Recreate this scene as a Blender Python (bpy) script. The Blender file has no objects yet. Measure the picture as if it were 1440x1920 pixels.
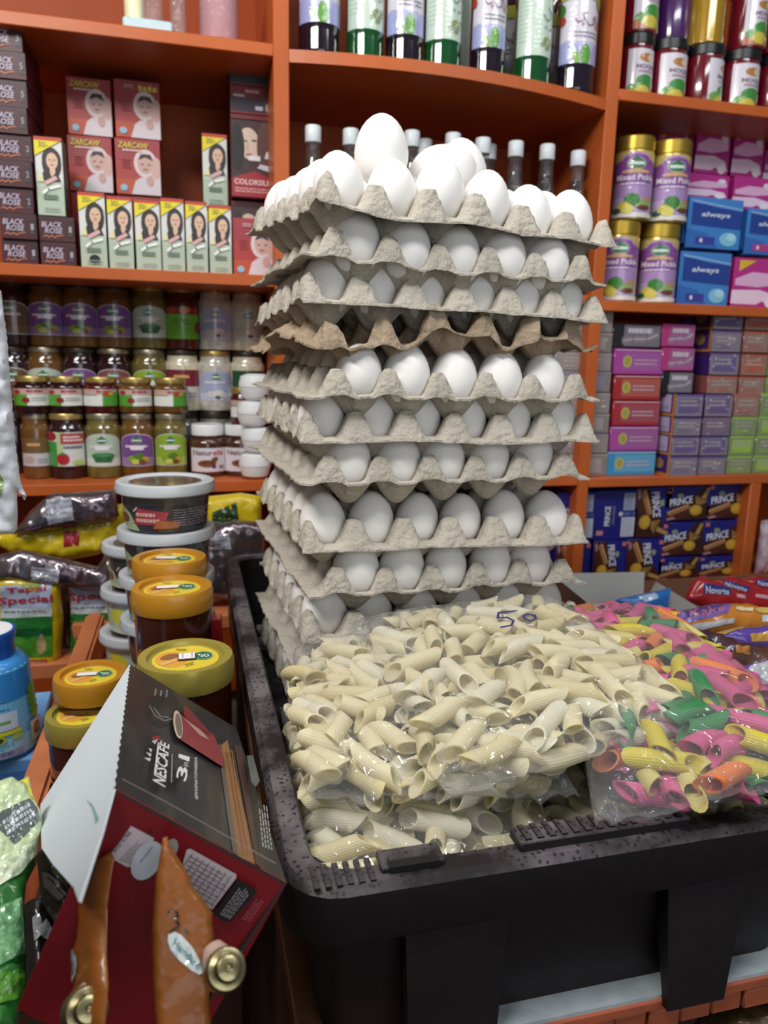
import bpy, bmesh, math, random
import numpy as np
from mathutils import Vector, Matrix, noise
from mathutils.geometry import tessellate_polygon

# ---------------------------------------------------------------- camera
SC = bpy.context.scene
CH = 1.35                       # lens height above the floor
FPX = 1400.0                    # focal length in pixels of the 1440 x 1920 frame
YAW, PITCH, ROLL = (math.radians(a) for a in (14.7, 11.7, -1.25))
_f = Vector((math.sin(YAW)*math.cos(PITCH), math.cos(YAW)*math.cos(PITCH), -math.sin(PITCH)))
_r0 = Vector((math.cos(YAW), -math.sin(YAW), 0)); _d0 = _f.cross(_r0)
_r = _r0*math.cos(ROLL) + _d0*math.sin(ROLL); _d = -_r0*math.sin(ROLL) + _d0*math.cos(ROLL)
cam = bpy.data.cameras.new('camera'); cam_ob = bpy.data.objects.new('camera', cam)
SC.collection.objects.link(cam_ob); SC.camera = cam_ob
m3 = Matrix((_r, -_d, -_f)).transposed()
cam_ob.matrix_world = Matrix.Translation((0, 0, CH)) @ m3.to_4x4()
cam.sensor_fit = 'VERTICAL'; cam.sensor_height = 36.0; cam.sensor_width = 27.0
cam.lens = FPX/1920*36.0; cam.clip_start = 0.02; cam.clip_end = 30
cam.dof.use_dof = True; cam.dof.focus_distance = 0.52; cam.dof.aperture_fstop = 10.5

# ---------------------------------------------------------------- world, lamps, exposure
W = bpy.data.worlds.new('world'); SC.world = W; W.use_nodes = True
W.node_tree.nodes['Background'].inputs[0].default_value = (0.80, 0.90, 1.0, 1)
W.node_tree.nodes['Background'].inputs[1].default_value = 0.13
def area(name, loc, target, sx, sy, power, col):
    L = bpy.data.lights.new(name, 'AREA'); L.shape = 'RECTANGLE'; L.size = sx; L.size_y = sy
    L.energy = power; L.color = col
    o = bpy.data.objects.new(name, L); SC.collection.objects.link(o); o.location = loc
    o.rotation_euler = (Vector(target) - Vector(loc)).to_track_quat('-Z', 'Y').to_euler()
    return o
area('tube_lamp_key', (-0.60, 0.16, CH+1.12), (0.35, 1.0, CH-0.1), 1.0, 0.16, 25, (1.0, 0.97, 0.93))
area('tube_lamp_fill', (0.95, 0.10, CH+1.25), (0.8, 1.3, CH), 1.0, 0.16, 8, (0.95, 0.98, 1.0))
area('shop_doorway_daylight', (0.55, -1.35, CH+0.35), (0.55, 1.0, CH+0.1), 1.7, 1.2, 12, (0.93, 0.97, 1.0))
area('added_glint_light', (0.25, 1.0, CH+1.38), (0.25, 0.75, CH-.2), 1.2, 0.035, 5, (1.0, 0.98, 0.95))  # added strip light without a known source, puts glints on the bag film
SC.view_settings.view_transform = 'Standard'; SC.view_settings.look = 'None'
SC.view_settings.gamma = 1.0; SC.view_settings.use_curve_mapping = False
SC.view_settings.exposure = 0.0
SC.cycles.max_bounces = 8; SC.cycles.transparent_max_bounces = 24
SC.cycles.caustics_reflective = False; SC.cycles.caustics_refractive = False

# ---------------------------------------------------------------- helpers
def ray(px, py): return _r*((px-720)/FPX) + _d*((py-960)/FPX) + _f
def at_y(px, py, Y):
    d = ray(px, py); p = d*(Y/d.y); return Vector((p.x, p.y, p.z+CH))
def at_z(px, py, z):
    d = ray(px, py); p = d*((z-CH)/d.z); return Vector((p.x, p.y, z))
def at_d(px, py, k): return ray(px, py)*k + Vector((0, 0, CH))
def lin(v): return v/12.92 if v <= .04045 else ((v+.055)/1.055)**2.4
def C(h):
    h = h.lstrip('#'); return tuple(lin(int(h[i:i+2], 16)/255) for i in (0, 2, 4))
COL = SC.collection

def mat(name, col, rough=.5, metal=0, spec=.5, coat=0, bump=0, bscale=60, var=0, vscale=8, trans=0, ior=1.45, col2=None, detail=6, emis=None):
    m = bpy.data.materials.new(name); m.use_nodes = True; nt = m.node_tree; b = nt.nodes['Principled BSDF']
    c = C(col) if isinstance(col, str) else col
    b.inputs['Base Color'].default_value = (*c, 1); b.inputs['Roughness'].default_value = rough
    b.inputs['Metallic'].default_value = metal; b.inputs['Specular IOR Level'].default_value = spec
    b.inputs['Coat Weight'].default_value = coat; b.inputs['Coat Roughness'].default_value = .06
    b.inputs['Transmission Weight'].default_value = trans; b.inputs['IOR'].default_value = ior
    if bump or var or col2:
        tc = nt.nodes.new('ShaderNodeTexCoord')
        if var or col2:
            n = nt.nodes.new('ShaderNodeTexNoise'); n.inputs['Scale'].default_value = vscale; n.inputs['Detail'].default_value = 5
            nt.links.new(tc.outputs['Object'], n.inputs['Vector'])
            r = nt.nodes.new('ShaderNodeValToRGB'); r.color_ramp.elements[0].position = .35; r.color_ramp.elements[1].position = .68
            c2 = C(col2) if col2 else tuple(min(1, x*(1+var)) for x in c)
            r.color_ramp.elements[0].color = (*(tuple(x*(1-var) for x in c) if not col2 else c), 1); r.color_ramp.elements[1].color = (*c2, 1)
            nt.links.new(n.outputs['Fac'], r.inputs['Fac']); nt.links.new(r.outputs['Color'], b.inputs['Base Color'])
        if bump:
            n = nt.nodes.new('ShaderNodeTexNoise'); n.inputs['Scale'].default_value = bscale; n.inputs['Detail'].default_value = detail
            nt.links.new(tc.outputs['Object'], n.inputs['Vector'])
            bp = nt.nodes.new('ShaderNodeBump'); bp.inputs['Strength'].default_value = min(1, bump); bp.inputs['Distance'].default_value = .004
            nt.links.new(n.outputs['Fac'], bp.inputs['Height']); nt.links.new(bp.outputs['Normal'], b.inputs['Normal'])
    return m

def print_mat(name, rough, coat, spec=.5):
    m = bpy.data.materials.new(name); m.use_nodes = True; nt = m.node_tree; b = nt.nodes['Principled BSDF']
    a = nt.nodes.new('ShaderNodeAttribute'); a.attribute_name = 'Col'
    nt.links.new(a.outputs['Color'], b.inputs['Base Color'])
    b.inputs['Roughness'].default_value = rough; b.inputs['Coat Weight'].default_value = coat
    b.inputs['Coat Roughness'].default_value = .08; b.inputs['Specular IOR Level'].default_value = spec
    return m
PRINT = print_mat('print_satin', .45, .15); PRINTG = print_mat('print_gloss', .3, .8)

def mesh_from(name, vs, fs, m=None, smooth=None, mats=None, fm=None):
    me = bpy.data.meshes.new(name); me.from_pydata([tuple(v) for v in vs], [], fs); me.update()
    if m: me.materials.append(m)
    if smooth is not None:
        for p in me.polygons: p.use_smooth = True
        me.set_sharp_from_angle(angle=math.radians(smooth))
    return me
def bm_mesh(name, bm, m, smooth=None):
    me = bpy.data.meshes.new(name); bm.to_mesh(me); bm.free()
    if m: me.materials.append(m)
    if smooth is not None:
        for p in me.polygons: p.use_smooth = True
        me.set_sharp_from_angle(angle=math.radians(smooth))
    return me
def ob(name, me, parent=None, loc=(0, 0, 0), rot=(0, 0, 0), scale=None):
    o = bpy.data.objects.new(name, me); COL.objects.link(o); o.location = loc; o.rotation_euler = rot
    if scale: o.scale = scale
    if parent: o.parent = parent
    return o
def tag(o, label=None, cat=None, group=None, kind=None):
    if label: o['label'] = label
    if cat: o['category'] = cat
    if group: o['group'] = group
    if kind: o['kind'] = kind
    return o
def thing(name, label, cat, loc, rz=0, group=None, rot=None):
    o = ob(name, None, None, loc, rot or (0, 0, rz)); return tag(o, label, cat, group)
def copy_thing(root, loc, rz=0, label=None, group=None):
    r = root.copy(); COL.objects.link(r); r.location = loc; r.rotation_euler = (0, 0, rz)
    if label: r['label'] = label
    if group: r['group'] = group
    for ch in root.children:
        c = ch.copy(); COL.objects.link(c); c.parent = r
        for g in ch.children:
            d = g.copy(); COL.objects.link(d); d.parent = c
    return r

_mc = {}
def cached(fn):
    def g(*a):
        k = (fn.__name__,) + a
        if k not in _mc: _mc[k] = fn(*a)
        return _mc[k]
    return g
@cached
def box_me(w, d, h, m, bev=.0015):
    """w along X centred, front face at y = 0, base at z = 0."""
    bm = bmesh.new(); bmesh.ops.create_cube(bm, size=1)
    for v in bm.verts: v.co = Vector((v.co.x*w, (v.co.y+.5)*d, (v.co.z+.5)*h))
    if bev: bmesh.ops.bevel(bm, geom=bm.edges[:], offset=bev, segments=2 if bev > .003 else 1, affect='EDGES')
    return bm_mesh('box', bm, m, 40)
@cached
def lathe_me(prof, m, seg=28, ang=35):
    vs, fs = [], []; n = len(prof)
    for r, z in prof:
        for k in range(seg):
            a = 2*math.pi*k/seg; vs.append((r*math.sin(a), -r*math.cos(a), z))
    for i in range(n-1):
        for k in range(seg):
            k2 = (k+1) % seg; fs.append((i*seg+k, i*seg+k2, (i+1)*seg+k2, (i+1)*seg+k))
    fs.append(tuple(range(seg))[::-1]); fs.append(tuple((n-1)*seg+k for k in range(seg)))
    return mesh_from('lathe', vs, fs, m, ang)

# ---------------------------------------------------------------- flat print: coloured shapes and lettering
_tc = {}
def text_tris(s, bold=False):
    k = (s, bold)
    if k in _tc: return _tc[k]
    cu = bpy.data.curves.new('lettering', 'FONT'); cu.body = s; cu.resolution_u = 2; cu.size = 1
    if bold: cu.offset = .018
    o = bpy.data.objects.new('lettering', cu); COL.objects.link(o)
    dg = bpy.context.evaluated_depsgraph_get(); me = bpy.data.meshes.new_from_object(o.evaluated_get(dg))
    me.calc_loop_triangles(); vs = [v.co.xy for v in me.vertices]
    t = [[tuple(vs[i]) for i in tr.vertices] for tr in me.loop_triangles]
    bpy.data.objects.remove(o); bpy.data.curves.remove(cu); bpy.data.meshes.remove(me)
    if t:
        xs = [p[0] for q in t for p in q]; ys = [p[1] for q in t for p in q]
        b = (min(xs), min(ys), max(xs), max(ys))
    else: b = (0, 0, 1, 1)
    _tc[k] = (t, b); return _tc[k]

class Art:
    def __init__(s, W, H, lo=0): s.W, s.H, s.t, s.l, s.lo = W, H, [], 0, lo
    def _add(s, tris, c):
        c = C(c) if isinstance(c, str) else c
        for t in tris:
            p = [tuple(q) for q in t]
            for ax, lim, sg in ((0, s.lo, 1), (0, s.W-s.lo, -1), (1, s.lo, 1), (1, s.H-s.lo, -1)):
                q = []
                for i in range(len(p)):
                    a, b = p[i], p[(i+1) % len(p)]; da, db = sg*(a[ax]-lim), sg*(b[ax]-lim)
                    if da >= 0: q.append(a)
                    if (da < 0) != (db < 0):
                        f = da/(da-db); q.append((a[0]+(b[0]-a[0])*f, a[1]+(b[1]-a[1])*f))
                p = q
                if len(p) < 3: break
            for i in range(1, len(p)-1): s.t.append((s.l, (p[0], p[i], p[i+1]), c))
        s.l += 1; return s
    def poly(s, pts, c):
        tr = tessellate_polygon([[Vector((x, y, 0)) for x, y in pts]])
        return s._add([[pts[i] for i in t] for t in tr], c)
    def rect(s, x0, y0, x1, y1, c): return s._add([[(x0, y0), (x1, y0), (x1, y1)], [(x0, y0), (x1, y1), (x0, y1)]], c)
    def ell(s, cx, cy, rx, ry, c, rot=0, n=18):
        ca, sa = math.cos(rot), math.sin(rot)
        p = [(cx+rx*math.cos(a)*ca-ry*math.sin(a)*sa, cy+rx*math.cos(a)*sa+ry*math.sin(a)*ca) for a in (2*math.pi*k/n for k in range(n))]
        return s._add([[p[0], p[i], p[i+1]] for i in range(1, n-1)], c)
    def stroke(s, pts, w, c):
        tr = []
        for a, b in zip(pts, pts[1:]):
            d = Vector((b[0]-a[0], b[1]-a[1])); L = d.length or 1; nx, ny = -d.y/L*w/2, d.x/L*w/2; ex, ey = d.x/L*w*.3, d.y/L*w*.3
            q = [(a[0]+nx-ex, a[1]+ny-ey), (a[0]-nx-ex, a[1]-ny-ey), (b[0]-nx+ex, b[1]-ny+ey), (b[0]+nx+ex, b[1]+ny+ey)]
            tr += [[q[0], q[1], q[2]], [q[0], q[2], q[3]]]
        return s._add(tr, c)
    def text(s, x0, y0, x1, y1, txt, c, rot=0, bold=True, slant=0):
        """fit the lettering in the box x0..x1, y0..y1 (before turning it about the box's middle)."""
        t, b = text_tris(txt, bold); w, h = b[2]-b[0], b[3]-b[1]; cx, cy = (x0+x1)/2, (y0+y1)/2; ca, sa = math.cos(rot), math.sin(rot)
        def f(p):
            u = (p[0]-b[0])/w*(x1-x0)+x0-cx; v = (p[1]-b[1])/h*(y1-y0)+y0-cy; u += slant*v
            return (cx+u*ca-v*sa, cy+u*sa+v*ca)
        return s._add([[f(p) for p in q] for q in t], c)
    def lines(s, x0, y0, x1, y1, n, c, frac=.45, seed=1, rot=0):
        """small print too fine to read: rows of short dashes."""
        rd = random.Random(seed); h = (y1-y0)/n; tr = []
        cx, cy = (x0+x1)/2, (y0+y1)/2; ca, sa = math.cos(rot), math.sin(rot)
        f = lambda u, v: (cx+(u-cx)*ca-(v-cy)*sa, cy+(u-cx)*sa+(v-cy)*ca)
        for i in range(n):
            x = x0; y = y1-(i+1)*h+h*.2; xe = x1-(x1-x0)*rd.random()*.25
            while x < xe:
                w = (x1-x0)*rd.uniform(.06, .16); e = min(xe, x+w); a, b, c_, d = f(x, y), f(e, y), f(e, y+h*frac), f(x, y+h*frac)
                tr += [[a, b, c_], [a, c_, d]]; x += w+(x1-x0)*.025
        return s._add(tr, c)
    def bake(s, name, fn, m, step=None):
        """fn(x, y, layer) -> point; step: largest extent of a triangle in x before it is split."""
        vs, cs = [], []
        def emit(l, t, c, dep=0):
            if step and dep < 11:
                e = [(max(abs(t[i][0]-t[(i+1) % 3][0]), abs(t[i][1]-t[(i+1) % 3][1])), i) for i in range(3)]; L, i = max(e)
                if L > step:
                    a, b, c3 = t[i], t[(i+1) % 3], t[(i+2) % 3]; mm = ((a[0]+b[0])/2, (a[1]+b[1])/2)
                    emit(l, (a, mm, c3), c, dep+1); emit(l, (mm, b, c3), c, dep+1); return
            for p in t: vs.append(tuple(fn(p[0], p[1], l))); cs.append(c)
        for l, t, c in s.t:
            if (t[1][0]-t[0][0])*(t[2][1]-t[0][1])-(t[2][0]-t[0][0])*(t[1][1]-t[0][1]) < 0: t = (t[0], t[2], t[1])
            emit(l, t, c)
        me = bpy.data.meshes.new(name); me.from_pydata(vs, [], [(i, i+1, i+2) for i in range(0, len(vs), 3)])
        at = me.color_attributes.new('Col', 'FLOAT_COLOR', 'POINT')
        at.data.foreach_set('color', np.array([(*c, 1) for c in cs], dtype=np.float32).ravel())
        me.materials.append(m); return me
EPS = .00016
def art_plane(a, w, h, m=None, y=0):
    return a.bake('print', lambda x, z, l: ((x/a.W-.5)*w, y-EPS*(l+1.5), z/a.H*h), m or PRINT)
def art_top(a, w, d, z, m=None):
    return a.bake('print', lambda x, y, l: ((x/a.W-.5)*w, (y/a.H-.5)*d, z+EPS*(l+1.5)), m or PRINT)
def art_cyl(a, R, h, z0, span, m=None, rf=None):
    def f(x, y, l):
        t = (x/a.W-.5)*span; z = z0+y/a.H*h; r = (rf(z) if rf else R)+EPS*(l+2)
        return (r*math.sin(t), -r*math.cos(t), z)
    return a.bake('print', f, m or PRINTG, step=a.W/max(2, span/.2))
def prof_r(prof):
    def f(z):
        for (r0, z0), (r1, z1) in zip(prof, prof[1:]):
            if z1 > z0 and z0 <= z <= z1: return r0+(r1-r0)*(z-z0)/(z1-z0)
        return prof[-1][0]
    return f
ORD = ['first', 'second', 'third', 'fourth', 'fifth', 'sixth', 'seventh', 'eighth', 'ninth', 'tenth', 'eleventh', 'twelfth']

# ---------------------------------------------------------------- materials
ORANGE = mat('orange_paint', '#b85c2a', .38, bump=.12, bscale=25, var=.1, vscale=5, spec=.4)
PANEL = mat('orange_panel', '#a64818', .5, bump=.1, bscale=12, var=.12, vscale=3, spec=.3)
DARKW = mat('dark_wood', '#3a1e14', .6, bump=.2)
PULP = mat('grey_pulp', '#b7b0a3', .95, spec=.1, bump=.9, bscale=170, var=.07, vscale=22, detail=8)
PULPB = mat('brown_pulp', '#a99680', .95, spec=.1, bump=1, bscale=150, var=.1, vscale=30, detail=8)
SHELL = mat('egg_shell', '#f2efec', .42, spec=.35, bump=.05, bscale=220)
GOLD = mat('gold_lid', '#b79a3e', .34, metal=.75); GOLDP = mat('gold_plastic', '#b67f20', .35, coat=.3)
GOLDO = mat('olive_gold_plastic', '#a89a45', .38, metal=.35, coat=.2)
BRASS = mat('brass', '#a39972', .3, metal=.95, bump=.15, bscale=90)
WHITEP = mat('white_plastic', '#e6e8ea', .35, coat=.2); WHITEC = mat('white_card', '#dfe3e6', .7)
BLACKP = mat('black_plastic', '#15181a', .3, coat=.3); CLEARLID = mat('milky_plastic', '#c9d0d6', .3, coat=.3)
HONEY = mat('honey', '#3a1408', .12, coat=1, spec=.6); GREYC = mat('grey_card', '#8f8f8c', .8)

def film_mat(name, tint, haze, rough=.1, fac=.5):
    m = bpy.data.materials.new(name); m.use_nodes = True; nt = m.node_tree; nt.nodes.clear()
    o = nt.nodes.new('ShaderNodeOutputMaterial'); t = nt.nodes.new('ShaderNodeBsdfTransparent'); g = nt.nodes.new('ShaderNodeBsdfGlossy')
    d = nt.nodes.new('ShaderNodeBsdfDiffuse'); x1 = nt.nodes.new('ShaderNodeMixShader'); x2 = nt.nodes.new('ShaderNodeMixShader')
    t.inputs[0].default_value = (*tint, 1); g.inputs['Roughness'].default_value = rough; d.inputs[0].default_value = (.8, .82, .85, 1)
    x1.inputs[0].default_value = haze; lw = nt.nodes.new('ShaderNodeLayerWeight'); lw.inputs[0].default_value = .5; pw = nt.nodes.new('ShaderNodeMath'); pw.operation = 'POWER'; pw.inputs[1].default_value = 4; nt.links.new(lw.outputs['Facing'], pw.inputs[0])
    mu = nt.nodes.new('ShaderNodeMath'); mu.operation = 'MULTIPLY_ADD'; mu.inputs[1].default_value = fac; mu.inputs[2].default_value = .035
    nt.links.new(pw.outputs[0], mu.inputs[0]); nt.links.new(t.outputs[0], x1.inputs[1]); nt.links.new(d.outputs[0], x1.inputs[2])
    nt.links.new(mu.outputs[0], x2.inputs[0]); nt.links.new(x1.outputs[0], x2.inputs[1]); nt.links.new(g.outputs[0], x2.inputs[2])
    tc = nt.nodes.new('ShaderNodeTexCoord'); n = nt.nodes.new('ShaderNodeTexNoise'); n.inputs['Scale'].default_value = 42; n.inputs['Detail'].default_value = 2; n.inputs['Distortion'].default_value = 1.2
    mp = nt.nodes.new('ShaderNodeMapping'); mp.inputs['Scale'].default_value = (1, .35, 1); mp.inputs['Rotation'].default_value = (0, 0, .5)
    bp = nt.nodes.new('ShaderNodeBump'); bp.inputs['Strength'].default_value = .9; bp.inputs['Distance'].default_value = .018
    nt.links.new(tc.outputs['Object'], mp.inputs['Vector']); nt.links.new(mp.outputs['Vector'], n.inputs['Vector']); nt.links.new(n.outputs['Fac'], bp.inputs['Height']); nt.links.new(bp.outputs['Normal'], g.inputs['Normal'])
    nt.links.new(x2.outputs[0], o.inputs[0]); return m
FILM = film_mat('clear_film', (.995, .995, .995), .075, .07, .55)
CLEAR = film_mat('clear_plastic', (.9, .92, .93), .1, .05, .9); CLEARPINK = film_mat('pink_clear_plastic', (.85, .5, .55), .25, .08, .9)
GLASS = film_mat('clear_glass', (.75, .8, .78), .04, .03, 1.0)
# ---------------------------------------------------------------- the setting
def slab(name, x0, x1, y0, y1, z0, z1, m, parent=None, bev=.0015):
    o = ob(name, box_me(round(x1-x0, 4), round(y1-y0, 4), round(z1-z0, 4), m, bev), parent, ((x0+x1)/2, y0, z0)); return o
WALLM = mat('wall_paint', '#8d7f72', .8, bump=.1, bscale=20); FLOORM = mat('floor_cement', '#4a4039', .7, bump=.2, bscale=15)
tag(slab('floor', -1.6, 2.4, -1.5, 1.85, -.05, 0, FLOORM, bev=0), kind='structure')
tag(slab('wall_back', -1.6, 2.4, 1.75, 1.85, 0, 2.75, WALLM, bev=0), kind='structure')
tag(slab('wall_left', -1.7, -1.6, -1.5, 1.85, 0, 2.75, WALLM, bev=0), kind='structure')

# shelving unit: back panel, uprights, boards
YS = 1.40; YB = 1.72
unit = thing('shelving_unit', 'orange painted wooden shop shelving covering the whole back wall', 'shelf', (0, 0, 0))
slab('back_panel', -.62, 1.80, YB, YB+.015, .55, 2.55, PANEL, unit)
ZA, ZB, ZC, ZM, ZR1, ZR2, ZR3, ZR4 = (CH+z for z in (.515, .139, -.232, .503, .512, .122, -.241, -.487))
T = .02
def upright(x0, x1, z0, z1): slab('upright', x0, x1, YS, YB, z0, z1, ORANGE, unit)
upright(.156, .183, .3, 2.5); upright(.788, .814, .3, 2.5); upright(1.222, 1.250, .6, ZR3-T)
upright(-.62, -.595, .3, 2.5); upright(1.775, 1.80, .3, 2.5)
def board(x0, x1, z, dz=T): slab('shelf_board', x0, x1, YS, YB, z-dz, z, ORANGE, unit)
for x0, x1, zs in ((-.595, .156, (ZA, ZB, ZC, 2.3)), (.183, .788, (ZB-.008, ZC-.004, 2.3)), (.814, 1.775, (ZR1, ZR2, ZR3, 2.3))):
    for z in zs: board(x0, x1, z)
board(.183, 1.222, ZR4); board(1.25, 1.775, ZR4)
# the board of the middle bay bulges towards the shop and its front edge is bowed
vs, fs = [], []; n = 24
for i in range(n+1):
    t = i/n; x = .183+(.605)*t; yf = YS-.045*math.sin(math.pi*t)**.9; zz = ZM+.006-.018*t
    for y, z in ((yf, zz), (YB, zz), (YB, zz-T), (yf, zz-T)): vs.append((x, y, z))
for i in range(n):
    for k in range(4): fs.append((i*4+k, (i+1)*4+k, (i+1)*4+(k+1) % 4, i*4+(k+1) % 4))
fs += [(3, 2, 1, 0), tuple(n*4+k for k in range(4))]
ob('shelf_board', mesh_from('bowed_board', vs, fs, ORANGE), unit)

# ---------------------------------------------------------------- counter with its worn edge
COUNTER = thing('counter', 'low wooden shop counter with terracotta coloured edge under the black crate', 'counter', (0, 0, 0))
ZT = CH-.387
TERRA = mat('terracotta_paint', '#a8573a', .55, bump=.4, bscale=40, var=.2, vscale=14)
PAPER = mat('grey_paper', '#a9b3b8', .9, bump=.3, bscale=60, var=.12, vscale=60)
slab('top', .05, 1.45, .350, 1.15, ZT-.024, ZT-.002, mat('counter_board', '#6d4630', .6, bump=.2), COUNTER)
o = slab('paper_cover', .13, 1.44, .3395, .46, ZT-.003, ZT-.0005, PAPER, COUNTER, 0); o['label'] = 'grey paper lining on the counter top'
slab('edge_rail', .05, 1.45, .338, .350, ZT-.0115, ZT-.003, TERRA, COUNTER)
me = box_me(.0225, .010, .0145, TERRA, .0012)
for k in range(52): ob('edge_block', me, COUNTER, (.045+k*.0235, .3395+.0008*math.sin(k*2.3), ZT-.0265))
slab('front_board', .06, 1.45, .385, .40, .02, ZT-.03, DARKW, COUNTER); slab('side_board', .06, .08, .40, 1.15, .02, ZT-.03, DARKW, COUNTER)
slab('side_board', 1.43, 1.45, .40, 1.15, .02, ZT-.03, DARKW, COUNTER)

# ---------------------------------------------------------------- black plastic crate
CX0, CX1, CY0, CY1 = .040, .405, .330, 1.016; ZR = CH-.270
def rrect(ins, z, rad=.032, seg=5):
    x0, x1, y0, y1 = CX0+ins, CX1-ins, CY0+ins, CY1-ins; r = max(.006, rad-ins*.6); p = []
    for cx, cy, a0 in ((x1-r, y0+r, -90), (x1-r, y1-r, 0), (x0+r, y1-r, 90), (x0+r, y0+r, 180)):
        for k in range(seg+1):
            a = math.radians(a0+90*k/seg); p.append((cx+r*math.cos(a), cy+r*math.sin(a), z))
    return p
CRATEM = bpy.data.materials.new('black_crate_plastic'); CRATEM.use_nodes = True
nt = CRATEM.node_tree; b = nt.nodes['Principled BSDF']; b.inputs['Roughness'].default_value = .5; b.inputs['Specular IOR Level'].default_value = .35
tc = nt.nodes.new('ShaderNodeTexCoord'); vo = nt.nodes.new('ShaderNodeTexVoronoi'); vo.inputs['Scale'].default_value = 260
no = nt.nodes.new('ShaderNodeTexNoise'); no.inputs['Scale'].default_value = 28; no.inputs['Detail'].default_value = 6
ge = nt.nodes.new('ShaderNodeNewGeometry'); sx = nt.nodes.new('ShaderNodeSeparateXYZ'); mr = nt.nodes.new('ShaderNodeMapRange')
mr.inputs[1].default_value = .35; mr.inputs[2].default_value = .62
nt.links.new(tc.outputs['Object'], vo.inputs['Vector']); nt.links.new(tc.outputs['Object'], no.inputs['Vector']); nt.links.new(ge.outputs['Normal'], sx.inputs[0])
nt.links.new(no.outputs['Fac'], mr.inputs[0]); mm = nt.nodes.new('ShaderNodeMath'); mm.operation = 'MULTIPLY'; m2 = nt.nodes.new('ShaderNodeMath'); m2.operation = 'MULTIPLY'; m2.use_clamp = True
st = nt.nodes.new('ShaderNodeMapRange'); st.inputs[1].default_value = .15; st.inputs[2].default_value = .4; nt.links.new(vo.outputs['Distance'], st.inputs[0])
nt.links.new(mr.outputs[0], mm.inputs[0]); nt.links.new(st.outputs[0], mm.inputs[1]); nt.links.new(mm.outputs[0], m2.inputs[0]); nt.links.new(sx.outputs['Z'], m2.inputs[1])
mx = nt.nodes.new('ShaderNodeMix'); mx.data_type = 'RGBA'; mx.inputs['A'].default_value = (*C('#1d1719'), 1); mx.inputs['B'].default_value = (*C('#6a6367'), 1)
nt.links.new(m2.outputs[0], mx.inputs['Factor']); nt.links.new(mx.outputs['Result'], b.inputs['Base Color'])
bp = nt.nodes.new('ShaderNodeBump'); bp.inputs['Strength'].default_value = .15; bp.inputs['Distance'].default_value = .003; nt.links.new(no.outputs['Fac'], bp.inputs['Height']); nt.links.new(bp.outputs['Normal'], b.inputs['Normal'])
loops = [rrect(.025, ZT-.0005), rrect(.014, ZR-.034), rrect(.001, ZR-.034), rrect(0, ZR-.031), rrect(0, ZR-.004), rrect(.004, ZR), rrect(.0165, ZR), rrect(.0185, ZR-.003), rrect(.0195, ZR-.06), rrect(.029, ZT+.004)]
nn = len(loops[0]); vs = [p for l in loops for p in l]; fs = []
for i in range(len(loops)-1):
    for k in range(nn): fs.append((i*nn+k, i*nn+(k+1) % nn, (i+1)*nn+(k+1) % nn, (i+1)*nn+k))
fs += [tuple(range(nn))[::-1], tuple((len(loops)-1)*nn+k for k in range(nn))]
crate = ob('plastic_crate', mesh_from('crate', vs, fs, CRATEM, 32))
tag(crate, 'black plastic crate holding the egg trays and clear pasta bags', 'crate')
def prism(name, quad_t, zt, quad_b, zb, m, parent):
    vs = [(*p, zt) for p in quad_t]+[(*p, zb) for p in quad_b]
    return ob(name, mesh_from(name, vs, [(0, 1, 2, 3), (7, 6, 5, 4)]+[(i, i+4, (i+1) % 4+4, (i+1) % 4) for i in range(4)], m), parent)
for xa, xb, tp in ((.105, .165, .004), (.268, .325, .008)):
    prism('corner_rib', [(xa, .3345), (xb, .3345), (xb, .350), (xa, .350)], ZR-.033, [(xa+tp, .3325), (xb-tp, .3325), (xb-tp, .3375), (xa+tp, .3375)], ZT-.007, CRATEM, crate)
for x0, x1, dz in ((.092, .128, .0035), (.172, .282, .006)):      # raised grips on the front rim
    slab('rim_grip', x0, x1, .3385, .3545, ZR-.001, ZR+dz, CRATEM, crate, .0012)
for k in range(14): slab('grip_ridge', .176+k*.0075, .1795+k*.0075, .340, .353, ZR+.0055, ZR+.0072, CRATEM, crate, 0)
SLOT_SHADE = mat('painted_slot_shade', '#0d0b0c', .6)  # near-black strip colour stands for the shade inside the rim slot
for x0, x1 in ((.096, .124),): slab('rim_slot_shade', x0, x1, .3372, .343, ZR+.0005, ZR+.0042, SLOT_SHADE, crate, 0)
for k in range(6): slab('grip_ridge', .055+k*.006, .058+k*.006, .334, .352, ZR-.001, ZR+.0012, CRATEM, crate, 0)

# ---------------------------------------------------------------- egg trays and eggs
P = .0478; HALF = .1478
SCX, SCY, SROT = .233, .8015, math.radians(3.6)
TR = [(.128, .119, 'A', 1), (.081, .078, 'B', 1), (.046, .037, 'A', 1), (.016, .018, 'B', 0), (-.035, -.034, 'B', 1), (-.072, -.073, 'A', 1), (-.114, -.113, 'B', 1),
      (-.169, -.174, 'A', 1), (-.214, -.222, 'B', 1), (-.259, -.274, 'A', 1), (-.305, -.315, 'B', 1), (-.343, -.347, 'A', 1)]
WARP = [1.5, 1.2, .9, 1.4, .9, .7, .9, .7, .9, .8, .8, .5]
def cellh(gx, gy, nx, ny, edge):
    dx = abs(gx-min(nx, max(0, round(gx)))); dy = abs(gy-min(ny, max(0, round(gy))))
    a, b2 = min(1, dx*2), min(1, dy*2)
    peg = max(0, min(1, (.70-max(a, b2)-.08*min(a, b2))/.42)); peg *= min(1, max(0, (edge+.001)/.006))
    ix = max(0, min(1, a)) if 0 <= gx <= nx else 0; iy = max(0, min(1, b2)) if 0 <= gy <= ny else 0
    s = lambda t: t*t*(3-2*t)
    cup = (s(ix)*s(iy))**.6
    return .0225*peg-.0235*cup
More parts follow.
